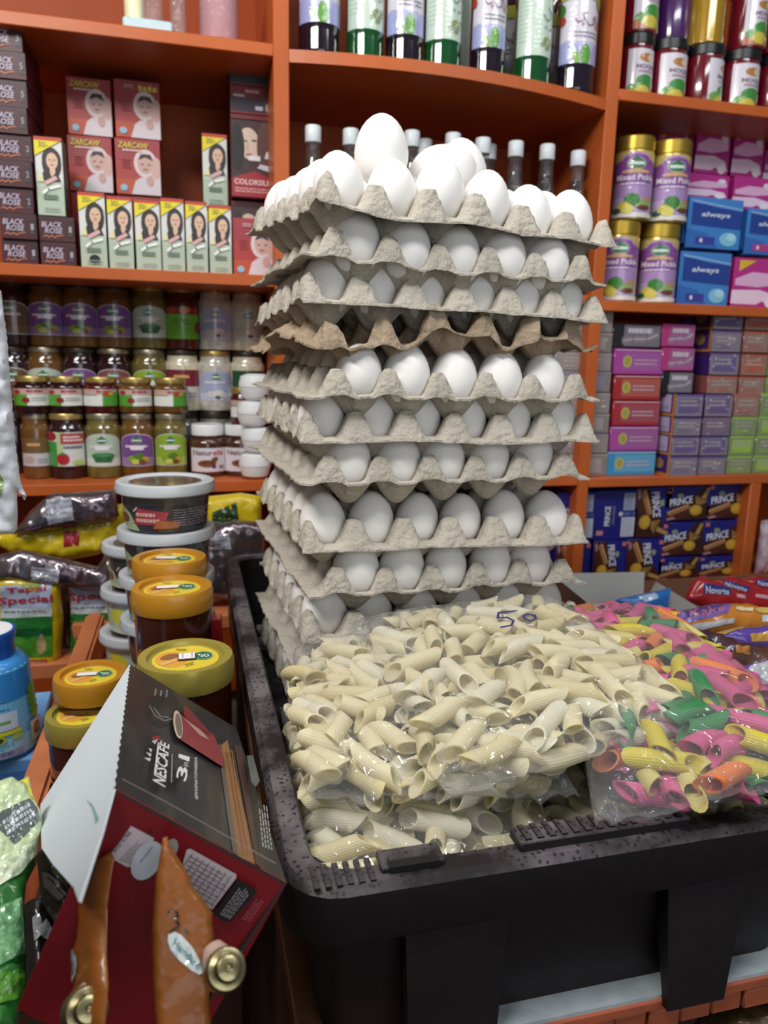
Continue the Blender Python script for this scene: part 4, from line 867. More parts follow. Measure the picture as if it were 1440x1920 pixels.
for k, (y0, y1) in enumerate(((578, 618), (619, 660), (661, 703), (704, 738))):
    rows += [(1338-4*k, 1394-4*k, y0, y1, PUR if k < 3 else RDW, '%s wrapped tea box, %s down in the raised column' % ('purple edged' if k < 3 else 'reddish', ORD[k]), 1.43), (1398-4*k, 1446-4*k, y0+2, y1+1, RDW, 'reddish wrapped tea box, %s down by the raised purple column' % ORD[k], 1.43), (1448-4*k, 1500-4*k, y0+3, y1+2, RDW if k < 2 else GRN, '%s wrapped tea box, %s down, cut off by the picture edge' % (('reddish', 'green')[k > 1], ORD[k]), 1.43)]
PURM = mat('purple_card', '#4a2a78', .3, coat=.8)
for x0, x1, y0, y1, c, lab, Y in rows:
    x, zb, w, h = rct(x0, x1, y0, y1, Y)
    if y1 > 885: h += zb-ZR3-.0; zb = ZR3
    o = carton('tea_box', lab, 'box', (x, Y, zb), w-.001, .12, h-.001, PURM if c == PUR else cm(c), wrap_art({PUR: '#857c8a', GRN: '#84916a', RDW: '#98766c'}.get(c, '#7c6a80'), {PUR: '#6a5a8c', GRN: '#9ac050', RDW: '#b0604c'}.get(c, '#8a6a90'), len(lab) % 5), 'wt%s%d' % (c, len(lab) % 5), gw)
    if c == PUR and 'beside the soap' in lab or 'raised column' in lab and c == PUR:
        sd = Art(120, 46); sd.rect(0, 0, 120, 46, '#4a2a78'); sd.rect(0, 0, 120, 5, '#c98a3a'); sd.rect(0, 0, 8, 46, '#c98a3a')
        if y0 < 820 and 'soap' in lab: sd.rect(14, 8, 100, 44, '#c4b8dc'); sd.rect(22, 12, 60, 22, '#a9a0c8')
        else: sd.ell(40, 26, 18, 12, '#a88a5a'); sd.ell(90, 24, 12, 10, '#8a6ab0')
        ob('side_print', baked(('side', y0 < 820, round(h, 3)), lambda: sd.bake('side', lambda xx, z, l, w=w, h=h: (-w/2+.0005-EPS*(l+2), xx/120*.118, z/46*h), PRINTG)), o)

# ---------------------------------------------------------------- biscuit cartons on the lowest board
BLUEC = mat('blue_carton', '#1a1c72', .4, coat=.2)
def prince_art():
    a = Art(84, 68); a.rect(0, 0, 84, 68, '#3c1a16'); a.poly([(0, 24), (0, 68), (70, 68), (44, 40)], '#1d2078'); a.poly([(0, 8), (46, 30), (60, 18), (30, 0), (0, 0)], '#4a2416'); a.poly([(4, 14), (44, 30), (48, 24), (8, 8)], '#9a6a44'); a.poly([(4, 14), (44, 30), (44, 32), (4, 17)], '#c9a070')
    a.text(7, 31, 50, 46, 'PRINCE', '#dcdce4', rot=.16, slant=.1); a.ell(26, 50, 6, 4, '#8a9a72'); a.ell(58, 19, 12, 11, '#b08a2c'); a.ell(56, 21, 9, 8, '#c49c38')
    for q in range(6): a.stroke([(58+q*2, 32), (56+q*4, 48-q*2)], 2.4, '#9a7444')
    a.poly([(66, 44), (76, 66), (82, 64), (74, 42)], '#a8864c'); a.rect(2, 58, 10, 66, '#c06a70'); a.poly([(2, 4), (14, 7), (20, 3), (4, 0)], '#a87a8a'); return a
def prince_back():
    a = Art(74, 84); a.rect(0, 0, 74, 84, '#1a1c72'); a.rect(48, 50, 68, 80, '#9aa0b6'); a.lines(50, 52, 66, 78, 6, '#6a708c', .5, 3); a.rect(46, 4, 70, 38, '#b9bccb'); a.lines(48, 6, 68, 36, 7, '#8a8ea6', .3, 5); a.ell(44, 44, 4, 4, '#b9bccb'); a.rect(50, 41, 60, 47, '#5a64a0'); a.rect(62, 41, 70, 47, '#4a5490')
    a.text(3, 36, 37, 46, 'PRINCE', '#dcdce4', rot=math.pi/2); a.text(14, 39, 46, 45, 'chocolate', '#7a7c94', rot=math.pi/2); a.rect(2, 8, 14, 16, '#c27a80'); return a
def rot_art(src):
    a = Art(src.H, src.W); a.t = [(l, tuple((y, src.W-x) for x, y in t), c) for l, t, c in src.t]; return a
PRA, PRB = prince_art(), prince_back(); PRR = rot_art(PRA); gp = 'blue biscuit cartons on the lowest board'
for x0, x1, y0, y1, art, key, lab in ((1325, 1408, 905, 972, PRA, 'pra', 'blue biscuit carton lying upright, top row beside the post'), (1247, 1332, 910, 975, PRA, 'pra', 'blue biscuit carton lying upright, top row, second from the post'), (1316, 1398, 975, 1039, PRA, 'pra', 'blue biscuit carton lying upright, middle row beside the post'), (1238, 1318, 978, 1041, PRA, 'pra', 'blue biscuit carton lying upright, middle row, second from the post'), (1306, 1390, 1042, 1106, PRA, 'pra', 'blue biscuit carton lying upright, bottom row beside the post'), (1232, 1308, 1044, 1106, PRA, 'pra', 'blue biscuit carton lying upright, bottom row, second from the post'),
        (1190, 1258, 912, 1008, PRR, 'prr', 'blue biscuit carton turned on its side, top row next to its back faced neighbours'), (1116, 1196, 918, 1012, PRB, 'prb', 'blue biscuit carton showing its back, fully seen in the top row'), (1040, 1118, 922, 1014, PRB, 'prb', 'blue biscuit carton showing its back, half behind the egg trays'),
        (1172, 1242, 1010, 1106, PRR, 'prr', 'blue biscuit carton turned on its side, bottom row nearest the upright ones'), (1110, 1172, 1013, 1106, PRR, 'prr', 'blue biscuit carton turned on its side, bottom row, middle'), (1040, 1106, 1016, 1106, PRR, 'prr', 'blue biscuit carton turned on its side, bottom row by the egg trays')):
    x, zb, w, h = rct(x0, x1, y0, y1, 1.43)
    if y1 > 1100: h += zb-ZR4; zb = ZR4
    carton('biscuit_carton', lab, 'carton', (x, 1.43, zb), w-.002, .16, h-.001, BLUEC, art, key, gp)
pouch('pink_packet', 'crumpled pink and white packet behind the lowest divider post', 'packet', at_shelf(1436, 1060, 1.44, ZR4), .06, .12, .03, 4, mat('pink_white_film', '#b98aa0', .35, coat=.5, bump=.3, col2='#d8ccd2', vscale=40))
# ---------------------------------------------------------------- soft things: outline at its own distance, blown up to a real thickness
from mathutils.geometry import delaunay_2d_cdt
class Plane3:
    def __init__(s, *pts):
        """three (px, py, k) with k the distance along the lens axis"""
        a, b, c = (at_d(*p) for p in pts); s.p = a; s.n = (b-a).cross(c-a).normalized()
        if s.n.dot(ray(720, 960)) > 0: s.n = -s.n
    def at(s, px, py):
        d = ray(px, py); o = Vector((0, 0, CH)); return o+d*((s.p-o).dot(s.n)/d.dot(s.n))
def plane_y(Y, tilt=0, ref=1100):
    """upright plane at depth Y, leaning back by tilt"""
    p = Plane3.__new__(Plane3); p.p = at_y(200, ref, Y); p.n = Vector((0, -math.cos(tilt), math.sin(tilt))); return p
def smooth_outline(pts, step):
    out = []
    for a, b in zip(pts, pts[1:]+pts[:1]):
        L = math.hypot(b[0]-a[0], b[1]-a[1]); n = max(1, int(L/step))
        out += [(a[0]+(b[0]-a[0])*i/n, a[1]+(b[1]-a[1])*i/n) for i in range(n)]
    return out
def blob(name, label, cat, outline, plane, thick, m, g=7, soft=22, wr=.002, seed=1, art=None, pm=None, group=None, parent=None, wf=.03, part='front_print', back=.5):
    ol = smooth_outline(outline, g); O = np.array(ol); off = Vector((seed*5.1, 2.2, 1.7))
    A, B = O, np.roll(O, -1, 0); AB = B-A; L2 = (AB**2).sum(1)+1e-9
    def dist(x, y):
        P_ = np.array((x, y)); t = np.clip(((P_-A)*AB).sum(1)/L2, 0, 1); return float(np.sqrt(((A+AB*t[:, None]-P_)**2).sum(1).min()))
    def inside(x, y):
        c = (A[:, 1] > y) != (B[:, 1] > y); xi = A[:, 0]+(y-A[:, 1])*AB[:, 0]/np.where(AB[:, 1] == 0, 1e-9, AB[:, 1]); return (c & (x < xi)).sum() % 2 == 1
    def fr(x, y, s=1):
        d = dist(x, y); h = thick*math.sqrt(max(0, 1-(1-min(1, d/soft))**2))
        q = Vector((x*wf, y*wf, s*3))+off; h2 = wr*(noise.noise(q)+.6*noise.noise(q*2.7)+1.0*(abs(noise.noise(q*1.4))-.25))*min(1, d/(soft*.4))
        p = plane.at(x, y); return p+plane.n*((h+h2) if s > 0 else -h*back)
    pts = [Vector(p) for p in ol]; n0 = len(pts); xs, ys = O.min(0), O.max(0); rd = random.Random(seed)
    y = xs[1]+g
    while y < ys[1]:
        x = xs[0]+g
        while x < ys[0]:
            q = (x+rd.uniform(-.25, .25)*g, y+rd.uniform(-.25, .25)*g)
            if inside(*q) and dist(*q) > g*.45: pts.append(Vector(q))
            x += g
        y += g
    r = delaunay_2d_cdt(pts, [(i, (i+1) % n0) for i in range(n0)], [tuple(range(n0))], 1, 1e-6)
    V2, F = r[0], r[2]; vs = [fr(v.x, v.y, 1) for v in V2]; nv = len(vs); vs += [fr(v.x, v.y, -1)-plane.n*.0006 for v in V2]
    fs = []; cnt = {}
    for f in F:
        p = [V2[i] for i in f]; ar = (p[1].x-p[0].x)*(p[2].y-p[0].y)-(p[2].x-p[0].x)*(p[1].y-p[0].y)
        f = tuple(f) if ar < 0 else tuple(f[::-1]); fs.append(f); fs.append(tuple(i+nv for i in f[::-1]))
        for a, b in zip(f, f[1:]+f[:1]): cnt[(a, b)] = 1
    for a, b in list(cnt):
        if (b, a) not in cnt: fs.append((b, a, a+nv, b+nv))
    base = plane.at(float(O[:, 0].mean()), float(O[:, 1].mean()))
    o = ob(name, mesh_from(name, [v-base for v in vs], fs, m, 70), parent, base); tag(o, label, cat, group)
    if art: ob(part, art.bake('print', lambda x, y, l: tuple(fr(x, 1920-y, 1)+plane.n*(.0007+EPS*l)-base), pm or PRINTG, step=g*.95), o)
    return o
class PxArt(Art):
    """print given in picture coordinates, laid on the thing's own surface"""
    def __init__(s): super().__init__(1440, 1920, -300)
    def p(s, pts, c): return s.poly([(x, 1920-y) for x, y in pts], c)
    def st(s, pts, w, c): return s.stroke([(x, 1920-y) for x, y in pts], w, c)
    def el(s, x, y, rx, ry, c, rot=0): return s.ell(x, 1920-y, rx, ry, c, rot)
    def quad_text(s, q, txt, c, bold=True):
        """q: bottom-left, bottom-right, top-right, top-left of the lettering"""
        t, b = text_tris(txt, bold); q = [Vector((x, 1920-y)) for x, y in q]
        def f(p):
            u = (p[0]-b[0])/(b[2]-b[0]); v = (p[1]-b[1])/(b[3]-b[1]); r = q[0]*(1-u)*(1-v)+q[1]*u*(1-v)+q[2]*u*v+q[3]*(1-u)*v; return (r.x, r.y)
        return s._add([[f(p) for p in k] for k in t], c)
    def quad_lines(s, q, n, c, seed=1, frac=.45):
        rd = random.Random(seed); q = [Vector((x, 1920-y)) for x, y in q]; tr = []
        f = lambda u, v: tuple(q[0]*(1-u)*(1-v)+q[1]*u*(1-v)+q[2]*u*v+q[3]*(1-u)*v)
        for i in range(n):
            v0 = 1-(i+.8)/n; v1 = v0+frac/n; u = 0; e = 1-rd.random()*.2
            while u < e:
                w = rd.uniform(.05, .14); k = min(e, u+w); tr += [[f(u, v0), f(k, v0), f(k, v1)], [f(u, v0), f(k, v1), f(u, v1)]]; u += w+.03
        return s._add(tr, c)

# ---------------------------------------------------------------- low tea ledge, planks and rail left of the crate
OR2 = mat('orange_plank', '#c0734a', .5, bump=.25, bscale=30, var=.12, vscale=18)
led = thing('tea_ledge', 'low orange ledge carrying the tea packets below the jar board', 'shelf', (0, 0, 0))
slab('ledge_board', -.62, -.190, 1.19, 1.39, CH-.506, CH-.482, OR2, led); slab('ledge_board', -.190, .16, 1.205, 1.39, CH-.448, CH-.425, OR2, led)
slab('ledge_side', -.62, -.60, 1.21, 1.39, .02, CH-.506, DARKW, led); slab('ledge_side', -.20, -.185, 1.23, 1.39, .02, CH-.506, DARKW, led); slab('ledge_side', .14, .16, 1.23, 1.39, .02, CH-.448, DARKW, led)
st = thing('plank_stand', 'two level plank stand with a raised orange rail beside the crate', 'stand', (0, 0, 0))
slab('plank', -.058, .032, .56, 1.14, CH-.424, CH-.404, OR2, st); slab('plank', -.136, -.059, .56, 1.14, CH-.475, CH-.455, OR2, st)
rl = ob('rail', box_me(.026, .62, .06, OR2, .004), st, (-.151, .56, CH-.458)); slab('stand_board', -.16, .032, .60, .62, .02, CH-.476, DARKW, st); slab('stand_board', -.16, .032, 1.10, 1.12, .02, CH-.476, DARKW, st)

# honey jars
def honey_top(tilted):
    a = Art(60, 60); a.ell(30, 30, 29, 29, '#d9c23a', n=28); a.ell(18, 30, 14, 18, '#d79a38', .3); a.ell(16, 36, 9, 6, '#8a5a34', .6); a.stroke([(10, 20), (24, 30)], 6, '#d8a868')
    a.ell(45, 33, 9, 9.5, '#8fb59a'); a.ell(45, 33, 8, 8.5, '#1f6a4c'); a.stroke([(41, 36), (43, 32), (45, 36), (44, 29)], 1.6, '#cfe3d6'); a.ell(48, 31, 2.4, 3.4, '#cfe3d6'); a.ell(48, 31, 1.2, 2, '#1f6a4c')
    a.stroke([(22, 50), (30, 48)], 1.8, '#6a5a1c'); a.stroke([(30, 12), (36, 16)], 1.8, '#6a5a1c'); a.rect(23, 24, 39, 37, '#3a3a1c') if not tilted else None
    q = [(24, 25), (38, 25), (38, 38), (24, 38)] if not tilted else [(14, 30), (36, 28), (37, 37), (15, 39)]
    a.poly(q, '#e8e6ec')
    if not tilted: a.lines(27, 25, 28, 38, 1, '#a8a6b6', .9); a.lines(35, 25, 36, 38, 1, '#a8a6b6', .9)
    return a
def honey_jar(px, py, wpx, D, zbase, lab, lidm, flute, tilted, rz):
    k = FPX*D/wpx; c = at_d(px, py, k); R = round(D/2, 4); H = round(c.z-zbase, 4); t = thing('honey_jar', lab, 'jar', (c.x, c.y, zbase), rz, 'honey jars with yellow stickers on their lids'); lh = .021
    b = R*.93; ob('jar_body', lathe_me(((b*.9, 0), (b*.98, .004), (b, .01), (b, H-lh-.004), (b*.97, H-lh+.004)), HONEY, 32, 40), t)
    n = 36; prof = [(R*.975, H-lh), (R*1.0, H-lh+.002), (R, H-.004), (R*.965, H), (R*.80, H), (R*.77, H-.0035), (.0005, H-.0035)]; vs, fs = [], []
    for i, (r, z) in enumerate(prof):
        for q in range(n):
            a = 2*math.pi*q/n; rr = r*(1-(.022 if (q//2) % 2 else 0)) if flute and 0 < i < 3 else r; vs.append((rr*math.sin(a), -rr*math.cos(a), z))
    for i in range(len(prof)-1):
        for q in range(n): fs.append((i*n+q, i*n+(q+1) % n, (i+1)*n+(q+1) % n, (i+1)*n+q))
    ld = ob('lid', mesh_from('lid', vs, fs, lidm, 25 if flute else 40), t)
    s = ob('sticker', art_top(honey_top(tilted), R*1.42, R*1.42, H-.0035), ld, (0, 0, 0)); s['label'] = 'round yellow lid sticker with green oval logo and white price tag'
    lb = Art(60, 30); lb.rect(0, 0, 60, 30, '#d9b84a'); lb.rect(0, 24, 60, 30, '#e0d27a'); lb.ell(30, 14, 14, 9, '#2f7a4c'); lb.lines(18, 3, 44, 8, 2, '#7a5a1c', .5)
    ob('label', art_cyl(lb, b, .035, .012, 2.6), t); return t
honey_jar(348, 1228, 178, .080, CH-.404, 'honey jar with olive gold fluted lid, nearest and lowest of the lane by the crate', GOLDO, True, False, 0)
honey_jar(323, 1098, 150, .078, CH-.404, 'honey jar with bright amber lid, in the middle of the lane', GOLDP, False, True, .1)
honey_jar(318, 1044, 137, .078, CH-.404, 'honey jar with bright amber lid, directly before the black tubs', GOLDP, False, True, -.1)
honey_jar(170, 1262, 134, .070, CH-.455, 'honey jar with golden lid on the lower plank, farther of two', GOLDP, False, True, .05)
honey_jar(157, 1333, 138, .070, CH-.455, 'honey jar with olive gold lid on the lower plank, nearer of two', GOLDO, False, False, 0)
c = at_d(398, 1188, .80); carton('red_packet', 'small red packet edge behind the amber lidded jars at the crate', 'packet', (.012, .765, CH-.404), .03, .02, c.z+.02-(CH-.404), mat('red_film', '#b01c24', .35, coat=.5))

# food tubs with milky lids
TUBB = mat('dark_tub', '#3b3a3e', .3, coat=.6, var=.3, vscale=30); SEED = mat('seed_window', '#5a4a42', .3, coat=.8, var=.5, vscale=140); TUBG = mat('green_tub', '#c4cfba', .3, coat=.5)
def tub_art(kind):
    a = Art(110, 40)
    if kind == 'd':
        a.rect(0, 0, 110, 40, '#33323a'); a.rect(0, 32, 110, 40, '#4a484c'); a.poly([(0, 0), (0, 34), (20, 20), (30, 0)], '#a5b58c'); a.ell(10, 14, 8, 6, '#6a4038'); a.poly([(24, 8), (30, 28), (58, 24), (54, 8)], '#a03a4a'); a.lines(28, 10, 52, 24, 2, '#d8b0a0', .6, 2); a.poly([(44, 4), (48, 14), (70, 12), (66, 4)], '#a8603a')
        a.lines(62, 6, 106, 28, 7, '#8d868e', .4, 3); a.stroke([(26, 24), (30, 29)], 1.5, '#d8c8a8')
    else:
        a.rect(0, 0, 110, 40, '#bcc9b6'); a.ell(30, 22, 12, 12, '#d9d43a'); a.ell(38, 10, 9, 8, '#c8622c'); a.rect(60, 0, 110, 16, '#3a9a4a'); a.ell(56, 28, 8, 6, '#4a9a3a'); a.lines(64, 20, 104, 36, 4, '#8a9a86', .4)
    return a
TA = {k: tub_art(k) for k in 'dg'}
def tub(x, y, z, R, H, kind, lab, rz=0):
    R = round(R, 4); H = round(H, 4); t = thing('food_tub', lab, 'tub', (x, y, z), rz, 'stacked food tubs with milky lids'); rb = R*.80; rt = R*.87; pr = ((rb*.95, 0), (rb, .002), (rt, H-.012))
    ob('tub_body', lathe_me(tuple((round(a, 5), round(b, 5)) for a, b in pr), TUBB if kind == 'd' else TUBG, 36, 40), t); ob('label', baked(('tub', kind, R, H), lambda: art_cyl(TA[kind], R, H-.018, .003, 2.9, None, lambda z: rb+(rt-rb)*z/(H-.012))), t)
    l = ob('lid', lathe_me(tuple((round(a, 5), round(b, 5)) for a, b in ((R*.93, H-.014), (R*.99, H-.012), (R, H-.008), (R*.97, H-.001), (R*.93, H), (R*.78, H-.0005), (R*.74, H-.003), (.001, H-.003))), CLEARLID, 40, 50), t)
    ob('window', lathe_me(((round(R*.73, 5), H-.0033), (round(R*.72, 5), round(H-.0022, 5)), (.001, round(H-.0022, 5))), SEED, 36), l); return t
c = at_d(310, 898, FPX*.115/183); n = 5; base = CH-.404; H = .0563; zt = c.z
for k in range(4):
    z = zt-H*(k+1); tub(c.x-.001*k, c.y+.003*k, z, .0575, H, 'd', 'dark food tub with milky lid, %s from the top of the tall stack' % ORD[k], .2*k)
slab_h = zt-H*4-base
st2 = carton('wooden_block', 'small wooden block under the tall stack of tubs', 'block', (c.x, c.y-.05, base), .085, .10, max(.005, slab_h-.0005), DARKW)
c2 = at_y(268, 1012, 1.0); z = c2.z
for k, kd in enumerate('dggg'): tub(c2.x-.004*k, 1.0-.006*k, z-.058*(k+1), .052, .058, kd, '%s food tub with milky lid, %s from the top of the half hidden stack' % (('dark', 'pale green')[kd == 'g'], ORD[k]))

# ---------------------------------------------------------------- tea packets and foil pouches on the ledge
YELF = mat('yellow_film', '#c9b01a', .3, coat=.7, bump=.25, bscale=40); FOIL = mat('silver_foil', '#a39ba2', .22, metal=.85, bump=.5, bscale=30, col2='#5a4650', vscale=14); GRNF = mat('green_film', '#5d8a3a', .3, coat=.6)
def tea_art(x, y, s, short):
    a = PxArt(); w = 100*s; Q = lambda u, v: (x+u*w+v*short, y+v*155)
    a.p([Q(.04, .06), Q(.93, .04), Q(.95, .40), Q(.04, .42)], '#aab4cf'); a.p([Q(.04, .34), Q(.95, .32), Q(.95, .46), Q(.04, .46)], '#c9d4d6'); a.p([Q(.04, .45), Q(.95, .42), Q(.95, .90), Q(.05, .92)], '#2a7a34'); a.p([Q(.04, .62), Q(.5, .70), Q(.95, .60), Q(.95, .90), Q(.05, .92)], '#4a8f2c'); a.p([Q(.04, .58), Q(.95, .56), Q(.95, .66), Q(.04, .66)], '#175a2a')
    a.el(*Q(.76, .78), 9*s, 15, '#b7a070'); a.el(*Q(.76, .68), 4*s, 8, '#a89a7c'); a.p([Q(.40, .04), Q(.74, .04), Q(.70, .13), Q(.5, .12)], '#8a9a34')
    a.quad_text([Q(.14, .17), Q(.84, .13), Q(.84, .05), Q(.14, .08)], 'Tapal', '#b02836'); a.quad_text([Q(.0, .31), Q(.96, .27), Q(.96, .155), Q(.0, .20)], 'Special', '#b02836'); a.quad_lines([Q(.1, .38), Q(.85, .36), Q(.85, .33), Q(.1, .35)], 1, '#7a86a8')
    a.p([Q(.5, .95), Q(.86, .93), Q(.86, 1.0), Q(.5, 1.02)], '#a3383c'); a.quad_text([Q(.53, 1.01), Q(.83, .99), Q(.83, .945), Q(.53, .965)], 'STRONG', '#d8b8a0'); return a
blob('tea_packet', 'yellow tea packet with green field picture, cut off by the frame edge', 'packet', [(-14, 1083), (30, 1078), (112, 1090), (119, 1160), (114, 1235), (102, 1252), (-14, 1264)], plane_y(1.215, -.06, 1240), .014, YELF, seed=2, art=tea_art(1, 1083, 1.05, -.03), group='yellow tea packets standing on the ledge')
blob('tea_packet', 'yellow tea packet with green field picture, beside the stacked tubs', 'packet', [(124, 1080), (236, 1070), (247, 1092), (250, 1222), (150, 1234), (139, 1180)], plane_y(1.235, -.06, 1230), .014, YELF, seed=3, art=tea_art(129, 1076, 1.05, .09), group='yellow tea packets standing on the ledge')
blob('foil_pouch', 'brown silver foil pouch edge standing between the two tea packets', 'pouch', [(107, 1082), (142, 1078), (142, 1216), (113, 1226)], plane_y(1.26, 0, 1220), .01, FOIL, seed=4, group='silver foil tea pouches')
def tag_art(q, red=False):
    a = PxArt(); a.p(q, '#9a2230' if red else '#a9adb8')
    if red: a.el(sum(p[0] for p in q)/4, sum(p[1] for p in q)/4, 4, 9, '#b5505a')
    else: a.quad_lines([q[3], q[2], q[1], q[0]], 4, '#7d8290')
    return a
blob('foil_pouch', 'shiny purple brown foil pouch lying topmost under the jar board', 'pouch', [(22, 1002), (58, 957), (95, 925), (160, 922), (216, 918), (223, 966), (214, 977), (120, 992), (60, 1002)], plane_y(1.24, .25, 990), .022, FOIL, seed=5, wr=.006, art=tag_art([(90, 938), (138, 934), (142, 976), (94, 984)]), group='silver foil tea pouches')
blob('yellow_pouch', 'long yellow pouch with a red square lying below the topmost foil pouch', 'pouch', [(-12, 1002), (60, 984), (140, 976), (238, 940), (234, 1010), (184, 1040), (120, 1052), (20, 1037), (-12, 1018)], plane_y(1.26, .2, 1040), .022, YELF, seed=6, wr=.007, art=tag_art([(124, 994), (153, 994), (152, 1022), (124, 1024)], True), group='yellow pouches on the tea ledge')
blob('foil_pouch', 'crumpled silver foil pouch draped across the tops of the tea packets', 'pouch', [(-12, 1042), (40, 1031), (120, 1048), (182, 1062), (200, 1035), (232, 1030), (240, 1078), (236, 1102), (160, 1108), (110, 1096), (20, 1090), (-12, 1086)], plane_y(1.205, .15, 1090), .018, FOIL, seed=7, wr=.007, art=tag_art([(64, 1060), (116, 1066), (112, 1096), (60, 1088)]), group='silver foil tea pouches')
blob('yellow_pouch', 'yellow pouch with dark green patch behind the black tubs', 'pouch', [(378, 932), (450, 924), (490, 930), (490, 1050), (378, 1050)], plane_y(1.30, .1, 990), .02, YELF, seed=8, wr=.006, art=PxArt().p([(398, 958), (442, 940), (448, 984), (396, 986)], '#24401c'), group='yellow pouches on the tea ledge')
blob('foil_pouch', 'silver pouch with a pale tag between the tubs and the egg trays', 'pouch', [(374, 992), (440, 974), (500, 980), (500, 1128), (374, 1124)], plane_y(1.26, .1, 1030), .02, FOIL, seed=9, wr=.006, art=tag_art([(384, 1002), (428, 998), (432, 1026), (384, 1028)]), group='silver foil tea pouches')
slab('ledge_board', .16, .60, 1.205, 1.39, CH-.448, CH-.425, OR2, led)

# ---------------------------------------------------------------- blue bottle on the blue box, white woven sack
Yb = .82; zt = at_y(40, 1398, Yb).z
BLUEX = mat('light_blue_card', '#6fa3d6', .45, coat=.3); pR = at_z(62, 1424, zt); pB = at_z(85, 1298, zt); w = .16
bx = ob('blue_box', box_me(w, round(pB.y-pR.y, 3), .12, BLUEX, .002), None, (pR.x-w/2, pR.y, zt-.12), (0, 0, .05)); tag(bx, 'light blue box lying under the blue bottle by the orange rail', 'box')
a = Art(160, 120); a.rect(0, 0, 160, 108, '#3f78bd'); a.rect(0, 108, 160, 120, '#5a92cc'); a.poly([(80, 62), (126, 80), (126, 98), (80, 82)], '#cfcfe0'); a.poly([(90, 56), (122, 68), (122, 74), (90, 62)], '#b0503a')
a.stroke([(98, 76), (104, 80), (108, 78), (114, 84), (120, 82), (122, 90)], 2, '#3a3a52'); ob('front_print', art_plane(a, w*.98, .118), bx)
R = .041; cx = at_y(71, 1375, Yb).x-R; H = round(at_y(30, 1176, Yb).z-zt, 4)
bt = thing('blue_bottle', 'blue plastic bottle with white topped cap standing on the blue box', 'bottle', (cx, Yb, zt)); BB = mat('blue_bottle_plastic', '#2f86c8', .3, coat=.5); BD = mat('deep_blue_plastic', '#1f56a8', .3, coat=.5)
bp_ = ((R*.93, 0), (R, .005), (R, H*.3), (R*.93, H*.62), (R*.9, H*.72), (R*.8, H*.77), (R*.62, H*.79))
ob('bottle_body', lathe_me(tuple((round(a, 5), round(b, 5)) for a, b in bp_), BB, 36, 50), bt); ob('cap', lathe_me(tuple((round(a, 5), round(b, 5)) for a, b in ((R*.62, H*.79), (R*.60, H*.88), (R*.68, H*.97), (R*.66, H*.995), (R*.56, H*.995))), BD, 32, 50), bt); ob('cap_top', lathe_me(((round(R*.6, 5), round(H*.993, 5)), (round(R*.58, 5), H), (.001, H)), WHITEP, 32), bt)
a = Art(120, 110); a.rect(0, 0, 120, 110, '#69b2dc'); a.rect(0, 70, 120, 110, '#2f80c8'); a.rect(0, 0, 120, 24, '#9fd3ea'); a.lines(30, 60, 84, 80, 4, '#3a7fb4', .4, 2); a.rect(30, 36, 86, 58, '#b9c9df'); a.rect(52, 44, 80, 48, '#5a9a62'); a.rect(30, 30, 88, 35, '#c6d22e'); a.ell(70, 25, 6, 5, '#9fb04a'); a.ell(70, 25, 3, 3, '#2f4a22'); a.ell(84, 26, 5, 4, '#9fc06a'); a.lines(30, 12, 84, 22, 3, '#4a9ac4', .4, 4); a.rect(52, 2, 88, 10, '#9a9cc0'); a.lines(54, 3, 86, 9, 1, '#6a6c98', .9, 6)
for q in range(5): a.ell(104, 78-q*8, 7, 5, '#6a9a2c', .5)
a.rect(96, 10, 112, 36, '#b8c4b4'); a.ell(104, 24, 5, 8, '#7a5a34'); a.ell(60, 100, 7, 6, '#1c2f7a'); a.stroke([(57, 97), (61, 103), (64, 104)], 2, '#d9dcea'); a.rect(38, 98, 52, 104, '#d9b42e')
ob('label', art_cyl(a, R, H*.7, .006, 3.6, None, prof_r(bp_)), bt)
SACK = mat('white_woven', '#c9ced6', .55, coat=.15, bump=.6, bscale=25)
a = PxArt(); a.el(-4, 908, 13, 26, '#7a9a54'); a.el(-6, 745, 8, 30, '#3a55a8')
zz = [(8, 600), (13, 640), (17, 700), (23, 770), (28, 830), (34, 880)]; ol = [(-40, 540), (2, 545)]
for (x0, y0), (x1, y1) in zip(zz, zz[1:]):
    for q in range(6): t = q/6; ol.append((x0+(x1-x0)*t+(1.6 if q % 2 else 0), y0+(y1-y0)*t))
ol += [(36, 890), (42, 915), (50, 930), (46, 938), (36, 924), (31, 918), (33, 960), (32, 992), (26, 1001), (-40, 1004)]
blob('white_sack', 'white woven plastic sack hanging at the near edge of the jar shelves', 'bag', ol, plane_y(.80, 0, 800), .008, SACK, seed=11, wr=.006, art=a, soft=14, wf=.02, part='printed_patch')

# ---------------------------------------------------------------- torn coffee carton
BLK = mat('black_card', '#26262a', .42, coat=.2, var=.12, vscale=8); RED = mat('deep_red_card', '#7a1018', .42, coat=.2); WHT = mat('white_card_inside', '#d3dde3', .75)
K, A_, C_, D_ = at_d(213, 1478, .32), at_d(243, 1245, .53), at_d(505, 1638, .34), at_d(31, 1893, .322)
cart = thing('coffee_carton', 'torn open black and red coffee carton leaning beside the crate', 'carton', tuple(K))
def panel(name, pts, m, nrm, th=.0012):
    q = [Vector(p)-K for p in pts]; n = len(q); vs = q+[p-nrm*th for p in q]
    if (q[1]-q[0]).cross(q[2]-q[0]).dot(nrm) < 0: order = list(range(n))[::-1]
    else: order = list(range(n))
    f = [tuple(order), tuple(i+n for i in order[::-1])]+[(order[(k+1) % n], order[k], order[k]+n, order[(k+1) % n]+n) for k in range(n)]
    return ob(name, mesh_from(name, vs, f, m), cart)
def plane_of(a, b, c):
    p = Plane3.__new__(Plane3); p.p = a; p.n = (b-a).cross(c-a).normalized()
    if p.n.dot(a-Vector((0, 0, CH))) > 0: p.n = -p.n
    return p
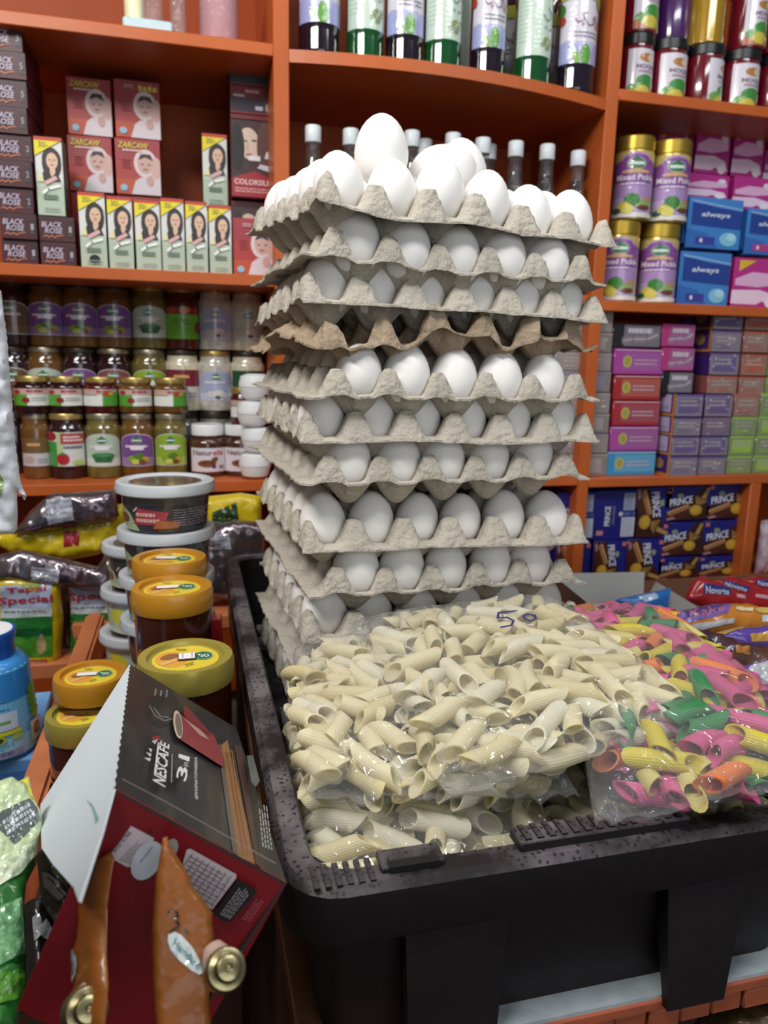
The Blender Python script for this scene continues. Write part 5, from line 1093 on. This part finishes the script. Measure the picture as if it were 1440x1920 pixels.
pBk, pRd, pWh = plane_of(K, A_, C_), plane_of(K, C_, D_), plane_of(K, A_, D_)
B_ = A_+(C_-K)*1.12; E_ = C_+(D_-K)
def serr(a, b, n, amp, nrm):
    d = (b-a); s = d.cross(nrm).normalized()*amp; return [a+d*(i/n)+(s if i % 2 else Vector()) for i in range(n+1)]
pWh = plane_of(K, A_, at_d(76, 1508, .45))
bk = panel('front_panel', serr(K, A_, 44, .0009, pBk.n)+[B_, C_+(C_-K)*.12], BLK, pBk.n); bk['label'] = 'black printed front panel'
rdp = panel('side_panel', [K, C_+(C_-K)*.12, E_, D_], RED, pRd.n); rdp['label'] = 'dark red side panel with small print'
W0 = pWh.at(76, 1508)
wh = panel('inner_flap', [K]+[pWh.at(*p) for p in ((190, 1560), (147, 1690), (138, 1664), (100, 1622), (78, 1590))]+serr(W0, A_, 70, .0009, pWh.n), WHT, pWh.n); wh['label'] = 'white inside of the torn flap'
dn = -pBk.n*.09; panel('bottom_panel', [C_+(C_-K)*.12, B_, B_+dn, C_+(C_-K)*.12+dn], BLK, Vector((1, 0, 0)))
def on(pl, art, name, parent_ob, step=40): return ob(name, art.bake('print', lambda x, y, l: tuple(pl.at(x, 1920-y)+pl.n*(EPS*(l+1.5))-K), PRINT, step=step), parent_ob)
a = PxArt()
a.p([(414, 1398), (426, 1388), (443, 1460), (462, 1540), (478, 1622), (446, 1606), (428, 1500)], '#9a6a40'); a.p([(408, 1396), (414, 1398), (430, 1500), (446, 1606), (436, 1600), (424, 1520)], '#5d5550'); a.p([(438, 1398), (452, 1400), (488, 1628), (478, 1622), (462, 1530)], '#4a332a')
for q in range(6): a.st([(420+q*3, 1410), (434+q*3, 1500), (450+q*4, 1604)], 1.1, '#7d5230' if q % 2 else '#b07f52')
a.p([(328, 1340), (338, 1345), (398, 1382), (416, 1426), (416, 1442), (404, 1436), (336, 1392), (326, 1378)], '#8a3038'); a.p([(340, 1350), (372, 1372), (390, 1392), (372, 1384)], '#b08a80'); a.p([(341, 1330), (346, 1328), (384, 1370), (392, 1384), (352, 1358), (341, 1344)], '#7a262e')
a.el(330, 1364, 8.5, 27, '#cbb8a0', .12); a.el(331, 1365, 6, 22, '#77645a', .12); a.st([(276, 1330), (286, 1348), (304, 1358), (318, 1354)], 2.4, '#6a6a6c'); a.st([(284, 1334), (296, 1350), (312, 1352)], 1.4, '#8a8a8c')
a.quad_lines([(282, 1310), (284, 1296), (316, 1300), (314, 1314)], 3, '#87878a', 3, .3)
a.quad_text([(303, 1487), (312, 1405), (295, 1396), (279, 1473)], 'NESCAFE', '#e6e6e8'); a.st([(283, 1462), (291, 1402)], 3.2, '#e6e6e8'); a.st([(314, 1478), (316, 1424)], 1.4, '#b9b9bc')
for q in ((262, 1432, 275, 1436), (266, 1422, 276, 1428), (270, 1414, 277, 1420)): a.p([(q[0], q[1]), (q[2], q[3]-3), (q[2]-2, q[3]+3)], '#d9d9dc')
a.p([(276, 1394), (291, 1390), (293, 1398), (280, 1404)], '#8a2028'); a.p([(276, 1402), (288, 1398), (282, 1408)], '#bdbdc0')
a.quad_text([(339, 1480), (345, 1454), (325, 1448), (320, 1472)], '3', '#e6e6e8'); a.quad_text([(343, 1452), (344, 1444), (334, 1441), (333, 1449)], 'in', '#d8d8da', False); a.quad_text([(345, 1442), (347, 1433), (326, 1427), (325, 1434)], '1', '#e6e6e8')
a.quad_text([(361, 1517), (362, 1434), (355, 1432), (354, 1512)], '#JAAGNATOPAREGA', '#cfcfd2'); a.quad_lines([(480, 1604), (474, 1520), (492, 1520), (502, 1612)], 4, '#b9b9bc', 4, .35); a.p([(454, 1430), (466, 1428), (478, 1478), (470, 1490), (462, 1480)], '#59605e')
a.st([(215, 1480), (300, 1524), (505, 1638)], 1.6, '#8a7a7c'); on(pBk, a, 'front_print', bk)
a = PxArt(); a.p([(246, 1548), (289, 1571), (287, 1580), (244, 1625), (238, 1625), (204, 1606)], '#c9bcc0'); a.quad_text([(216, 1598), (248, 1560), (241, 1556), (210, 1594)], 'GOOD TO TALK', '#3a2a30'); a.quad_lines([(222, 1612), (262, 1572), (284, 1582), (246, 1620)], 6, '#6a5a60', 3, .3)
a.el(276, 1612, 26, 40, '#c6cdd4', -.55); a.el(322, 1588, 12, 18, '#9a9690', -.3); a.quad_lines([(262, 1612), (290, 1576), (294, 1580), (266, 1616)], 1, '#8a929a', 2); a.el(281, 1558, 4, 3, '#2a1a1e')
a.p([(350, 1590), (357, 1588), (443, 1636), (443, 1643), (398, 1702), (330, 1664)], '#bdb0b4')
for q in range(8): x, y = 361+q*10.3, 1598+q*5.6; a.st([(x, y), (x-46+q*1.2, y+58)], 1.2, '#2a1c20')
a.quad_lines([(340, 1660), (400, 1694), (440, 1640), (358, 1594)], 8, '#7a6a70', 5, .3)
a.p([(446, 1641), (482, 1662), (478, 1670), (430, 1722), (412, 1716), (400, 1704)], '#1a1416'); a.quad_lines([(412, 1706), (452, 1650), (474, 1662), (432, 1716)], 5, '#a9a3a6', 6, .35); a.quad_lines([(452, 1714), (484, 1672), (496, 1680), (470, 1720)], 4, '#b0606a', 7, .3); on(pRd, a, 'side_print', rdp)
a = PxArt(); a.p([(168, 1500), (176, 1512), (186, 1534), (180, 1546), (177, 1530)], '#8fb8c0'); a.st([(165, 1502), (172, 1512)], 2, '#9aa6ac'); on(pWh, a, 'stain_mark', wh)

# ---------------------------------------------------------------- orange spout pouches in the foreground
ORP = mat('orange_pouch_film', '#8f5119', .42, coat=.25, bump=.08, bscale=30, var=.08, vscale=20); SPT = mat('pale_spout', '#c9a89a', .4)
def spout(parent, px, py, k, rpx, nx, ny, px0, py0):
    c = at_d(px, py, k)-parent.location; R = rpx*k/FPX; ax = (Vector((0, 0, CH))-at_d(px, py, k)).normalized(); ax = (ax+Vector((.25, 0, .10))).normalized(); q = ax.to_track_quat('Z', 'Y').to_euler()
    ob('spout_cap', lathe_me(tuple((round(r*R, 5), round(z*R, 5)) for r, z in ((.92, -1.0), (1.0, -.9), (1.0, -.3), (.96, -.14), (.9, -.06), (.68, 0), (.62, .05), (.6, .22), (.54, .32), (.4, .37), (.2, .38), (.15, .34), (.1, .28), (.01, .26))), BRASS, 36, 35), parent, c, q)
    s = at_d(px0, py0, k+.012)-parent.location; e = c-ax*R*.9; d = e-s; ob('spout', lathe_me(((round(R*.5, 5), 0), (round(R*.8, 5), round(d.length*.5, 5)), (round(R*.85, 5), round(d.length, 5))), SPT, 20, 60), parent, s, d.to_track_quat('Z', 'Y').to_euler())
a = PxArt(); a.p([(316, 1752), (328, 1747), (340, 1753), (360, 1775), (374, 1800), (380, 1822), (374, 1827), (358, 1818), (336, 1800), (320, 1780), (315, 1764)], '#d6dedd'); a.quad_text([(324, 1772), (370, 1818), (377, 1806), (330, 1758)], 'Hamdard', '#2c7a74')
a.st([(316, 1712), (323, 1708), (332, 1711), (334, 1719), (327, 1725), (335, 1731), (334, 1739), (327, 1742), (319, 1749)], 3.6, '#1c1414'); a.el(349, 1747, 4, 3, '#2a1814'); a.el(384, 1846, 2.6, 3.2, '#5a2a18')
pl = Plane3((310, 1575, .315), (290, 1910, .285), (400, 1780, .300))
p1 = blob('spout_pouch', 'orange spout pouch marked 3 with white leaf logo, its brass cap facing out', 'pouch', [(306, 1571), (313, 1568), (322, 1590), (345, 1625), (357, 1645), (358, 1658), (378, 1682), (399, 1712), (398, 1732), (403, 1768), (408, 1792), (398, 1830), (392, 1870), (398, 1945), (296, 1945), (286, 1830), (284, 1740), (292, 1650), (300, 1600)], pl, .0035, ORP, g=7, seed=21, wr=.0006, soft=16, art=a, group='orange spout pouches in the foreground')
spout(p1, 426, 1816, .285, 39, 0, 0, 398, 1776)
a = PxArt(); a.p([(146, 1776), (156, 1780), (163, 1810), (158, 1842), (148, 1820)], '#9fb2b4'); a.st([(150, 1790), (156, 1826)], 2.4, '#3a6a6a')
pl = Plane3((205, 1600, .318), (150, 1900, .30), (200, 1850, .285))
p2 = blob('spout_pouch', 'orange spout pouch turned edge on, brass cap low at the frame bottom', 'pouch', [(146, 1642), (160, 1625), (205, 1598), (212, 1608), (206, 1640), (198, 1700), (197, 1780), (200, 1850), (192, 1945), (122, 1945), (120, 1890), (146, 1850), (140, 1790), (150, 1760), (152, 1730), (146, 1700), (143, 1670)], pl, .0035, ORP, g=7, seed=22, wr=.0008, soft=14, art=a, group='orange spout pouches in the foreground')
spout(p2, 165, 1893, .285, 42, 0, 0, 178, 1846)

# ---------------------------------------------------------------- snack bags low in the foreground
CHG = mat('green_snack_film', '#2c6a30', .3, coat=.5, col2='#3f8a3c', vscale=9, bump=.2, bscale=25)
a = PxArt(); a.p([(-20, 1480), (20, 1464), (40, 1475), (70, 1525), (74, 1560), (60, 1610), (30, 1650), (-20, 1680)], '#c8d8a8'); a.p([(-20, 1545), (44, 1512), (70, 1548), (16, 1602), (-20, 1570)], '#56605c'); a.quad_lines([(0, 1586), (62, 1544), (46, 1518), (-8, 1556)], 3, '#b9bdc6', 9, .7); a.p([(-20, 1640), (20, 1615), (64, 1585), (60, 1612), (24, 1655), (-20, 1680)], '#dbe6c4')
a.p([(30, 1474), (50, 1462), (58, 1508), (52, 1516)], '#d6d23a'); a.p([(-20, 1720), (26, 1700), (36, 1800), (-20, 1830)], '#76b07a'); a.p([(-20, 1845), (40, 1830), (46, 1880), (-20, 1900)], '#5fa03a')
blob('snack_bag', 'pale and bright green snack bag at the near lower corner', 'bag', [(-40, 1480), (18, 1460), (30, 1470), (50, 1460), (58, 1500), (73, 1530), (77, 1560), (68, 1620), (50, 1655), (44, 1700), (48, 1800), (42, 1870), (24, 1945), (-40, 1945)], Plane3((0, 1500, .40), (70, 1560, .40), (30, 1900, .34)), .010, CHG, g=8, seed=31, wr=.0018, soft=34, art=a)
a = PxArt(); a.p([(76, 1608), (84, 1600), (122, 1640), (116, 1676), (90, 1650)], '#6a7050'); a.p([(74, 1640), (90, 1655), (112, 1690), (100, 1700), (78, 1670)], '#8d8a84'); a.st([(82, 1655), (96, 1672), (110, 1700)], 2.5, '#3a2a30')
blob('snack_bag', 'dark bag with olive folds tucked under the white carton flap', 'bag', [(68, 1600), (82, 1588), (120, 1635), (150, 1668), (146, 1720), (112, 1745), (78, 1690)], Plane3((70, 1600, .42), (150, 1670, .42), (80, 1750, .40)), .014, mat('dark_olive_film', '#2f302a', .35, coat=.5, bump=.3), seed=32, wr=.002, art=a)
a = PxArt(); a.p([(46, 1742), (54, 1740), (60, 1760), (66, 1752), (76, 1764), (80, 1786), (70, 1790), (58, 1782), (48, 1790)], '#b0aeb4')
blob('snack_bag', 'black bag with pale lettering below the olive folded bag', 'bag', [(40, 1700), (74, 1690), (112, 1748), (100, 1830), (60, 1900), (36, 1900)], Plane3((40, 1700, .42), (110, 1750, .42), (50, 1900, .38)), .014, mat('black_film', '#151414', .35, coat=.4, bump=.3), seed=33, wr=.002, art=a)

# ---------------------------------------------------------------- open carton and snack packets behind the pasta bags
cw, cd_, chh = .145, .13, round(at_y(1180, 1084, 1.0).z-ZT, 3); pc = at_y(1180, 1120, .93)
ct = thing('open_carton', 'open grey white display carton holding blue wafer packs', 'carton', (pc.x, .90, ZT), -.12); CI = mat('grey_white_card', '#b9b8b4', .8)
for nm, me, l, r in (('back_wall', box_me(cw, .0015, chh, CI, 0), (0, cd_, 0), (-.12, 0, 0)), ('front_wall', box_me(cw, .0015, round(chh*.5, 3), CI, 0), (0, 0, 0), (0, 0, 0)), ('side_wall', box_me(.0015, cd_, chh, CI, 0), (-cw/2, 0, 0), (0, -.2, 0)), ('side_wall', box_me(.0015, cd_, round(chh*.8, 3), CI, 0), (cw/2, 0, 0), (0, .45, 0)), ('base', box_me(cw, cd_, .0015, CI, 0), (0, 0, 0), (0, 0, 0))): ob(nm, me, ct, l, r)
WAF = mat('blue_wafer_film', '#1f6fc0', .28, coat=.8, bump=.4, bscale=40); REDF = mat('red_packet_film', '#a3141e', .28, coat=.8, bump=.25, bscale=30); PRF = mat('purple_packet_film', '#5a3f96', .28, coat=.8, bump=.35, bscale=30); DPF = mat('dark_purple_film', '#2c1c34', .3, coat=.7, bump=.4, bscale=30, col2='#5a3a24', vscale=20); ORF = mat('orange_packet_film', '#c07a26', .3, coat=.7, bump=.25, bscale=30); SLF = mat('silver_film', '#a9abb0', .22, metal=.8, bump=.5, bscale=30)
blob('wafer_pack', 'bright blue wafer pack lying in the open carton', 'packet', [(1152, 1124), (1190, 1116), (1258, 1102), (1254, 1140), (1215, 1152), (1170, 1138)], plane_y(.955, .6, 1130), .012, WAF, seed=41, wr=.004, art=PxArt().p([(1190, 1122), (1222, 1114), (1226, 1126), (1200, 1134)], '#a9c6e6'), group='blue wafer packs')
blob('wafer_pack', 'pale blue wafer pack end between the carton and the orange packet', 'packet', [(1212, 1152), (1262, 1146), (1274, 1170), (1262, 1190), (1235, 1184)], plane_y(.86, .6, 1170), .01, WAF, seed=42, wr=.003, art=PxArt().p([(1222, 1160), (1256, 1158), (1262, 1180), (1238, 1178)], '#b3c2d6'), group='blue wafer packs')
def red_art(q, tg):
    a = PxArt(); a.p(q, '#1f2a72'); bl, br, tr_, tl = q[3], q[2], q[1], q[0]; m = lambda p, r, t: (p[0]+(r[0]-p[0])*t, p[1]+(r[1]-p[1])*t)
    a.quad_text([m(bl, br, .06), m(bl, br, .92), m(m(tl, bl, .25), m(tr_, br, .25), .92), m(m(tl, bl, .25), m(tr_, br, .25), .06)], 'Novatte', '#c9d2e4')
    if tg: a.p(tg, '#c99aa6')
    return a
gr = 'red snack packets fanned behind the pasta'
blob('snack_packet', 'red snack packet with blue logo farthest out in the fan', 'packet', [(1392, 1086), (1420, 1080), (1470, 1088), (1470, 1125), (1400, 1106)], plane_y(1.05, .4, 1100), .01, REDF, seed=43, art=red_art([(1412, 1086), (1462, 1092), (1460, 1104), (1410, 1098)], None), group=gr)
blob('snack_packet', 'red snack packet in the middle of the fan, pale tag on it', 'packet', [(1338, 1090), (1372, 1080), (1420, 1096), (1470, 1118), (1470, 1150), (1400, 1142), (1372, 1118)], plane_y(1.0, .4, 1120), .01, REDF, seed=44, art=red_art([(1352, 1088), (1398, 1102), (1396, 1112), (1350, 1098)], [(1410, 1114), (1433, 1118), (1431, 1124), (1408, 1120)]), group=gr)
blob('snack_packet', 'red snack packet nearest in the fan, its blue logo fully seen', 'packet', [(1283, 1126), (1298, 1092), (1312, 1080), (1345, 1090), (1392, 1112), (1404, 1142), (1330, 1142)], plane_y(.95, .4, 1130), .012, REDF, seed=45, art=red_art([(1311, 1094), (1360, 1103), (1359, 1117), (1310, 1114)], [(1371, 1114), (1395, 1117), (1393, 1124), (1370, 1121)]), group=gr)
a = PxArt(); a.p([(1258, 1152), (1325, 1138), (1366, 1136), (1352, 1162), (1270, 1180), (1258, 1178)], '#7a5fa8'); a.p([(1272, 1152), (1330, 1142), (1350, 1142), (1336, 1158), (1280, 1170)], '#4a3a78'); a.quad_text([(1284, 1170), (1350, 1156), (1350, 1142), (1284, 1152)], 'Kake', '#b06a8a'); a.p([(1264, 1186), (1300, 1178), (1366, 1171), (1366, 1178), (1310, 1187)], '#b9bcc2'); a.p([(1370, 1148), (1402, 1150), (1400, 1158), (1368, 1154)], '#d8cfa0'); a.el(1420, 1154, 16, 6, '#c9b05a'); a.p([(1418, 1164), (1460, 1160), (1460, 1172), (1420, 1174)], '#c9ccd2')
blob('cake_packet', 'orange and violet cake packet lying in front of the red fan', 'packet', [(1254, 1152), (1330, 1136), (1390, 1133), (1470, 1146), (1470, 1176), (1380, 1186), (1300, 1190), (1262, 1184)], plane_y(.84, .9, 1170), .014, ORF, seed=46, wr=.003, art=a)
gq = 'violet packets heaped by the crate'
blob('violet_packet', 'bright violet packet directly below the orange cake packet', 'packet', [(1328, 1192), (1380, 1178), (1470, 1170), (1470, 1216), (1390, 1218), (1345, 1204)], plane_y(.76, .9, 1200), .014, PRF, seed=47, wr=.004, art=PxArt().p([(1332, 1192), (1376, 1182), (1390, 1186), (1350, 1198)], '#b08a4a').p([(1395, 1200), (1460, 1192), (1460, 1208), (1400, 1212)], '#b58a3a'), group=gq)
blob('violet_packet', 'dark brown violet packet lying lowest against the coloured pasta', 'packet', [(1255, 1188), (1320, 1184), (1400, 1210), (1470, 1222), (1470, 1262), (1345, 1275), (1290, 1240)], plane_y(.70, .9, 1230), .014, DPF, seed=48, wr=.005, art=PxArt().p([(1330, 1228), (1358, 1224), (1352, 1236), (1332, 1236)], '#a9adb6').p([(1362, 1226), (1392, 1224), (1396, 1238), (1364, 1240)], '#a8702c'), group=gq)
blob('violet_packet', 'deep violet packet with a torn silver end near the frame edge', 'packet', [(1340, 1262), (1400, 1246), (1470, 1232), (1470, 1300), (1424, 1298), (1385, 1276)], plane_y(.64, .9, 1270), .012, PRF, seed=49, wr=.004, art=PxArt().p([(1396, 1258), (1460, 1240), (1460, 1296), (1426, 1292), (1388, 1272)], '#a9abb0').p([(1384, 1268), (1424, 1290), (1420, 1296), (1382, 1276)], '#d6d8dc'), group=gq)
blob('violet_packet', 'nearly black violet packet squeezed beside the coloured pasta bag', 'packet', [(1345, 1278), (1388, 1280), (1430, 1300), (1470, 1306), (1470, 1362), (1436, 1352), (1392, 1312)], plane_y(.58, .9, 1320), .012, DPF, seed=50, wr=.004, group=gq)
blob('brown_wrapper', 'crumpled dark brown wrapper below the counter edge', 'wrapper', [(1290, 1945), (1320, 1905), (1380, 1890), (1440, 1876), (1480, 1868), (1480, 1945)], plane_y(.375, .3, 1900), .014, mat('brown_film', '#3a2a1c', .3, coat=.6, bump=.5, col2='#6a5436', vscale=18), seed=51, wr=.006)

# board added just outside the picture, only to shade the pouches and carton
o = slab('added_shade_board', -.19, -.165, -.10, .262, .05, CH+.30, DARKW); tag(o, 'dark added board out of view, shading the spout pouches', 'board')
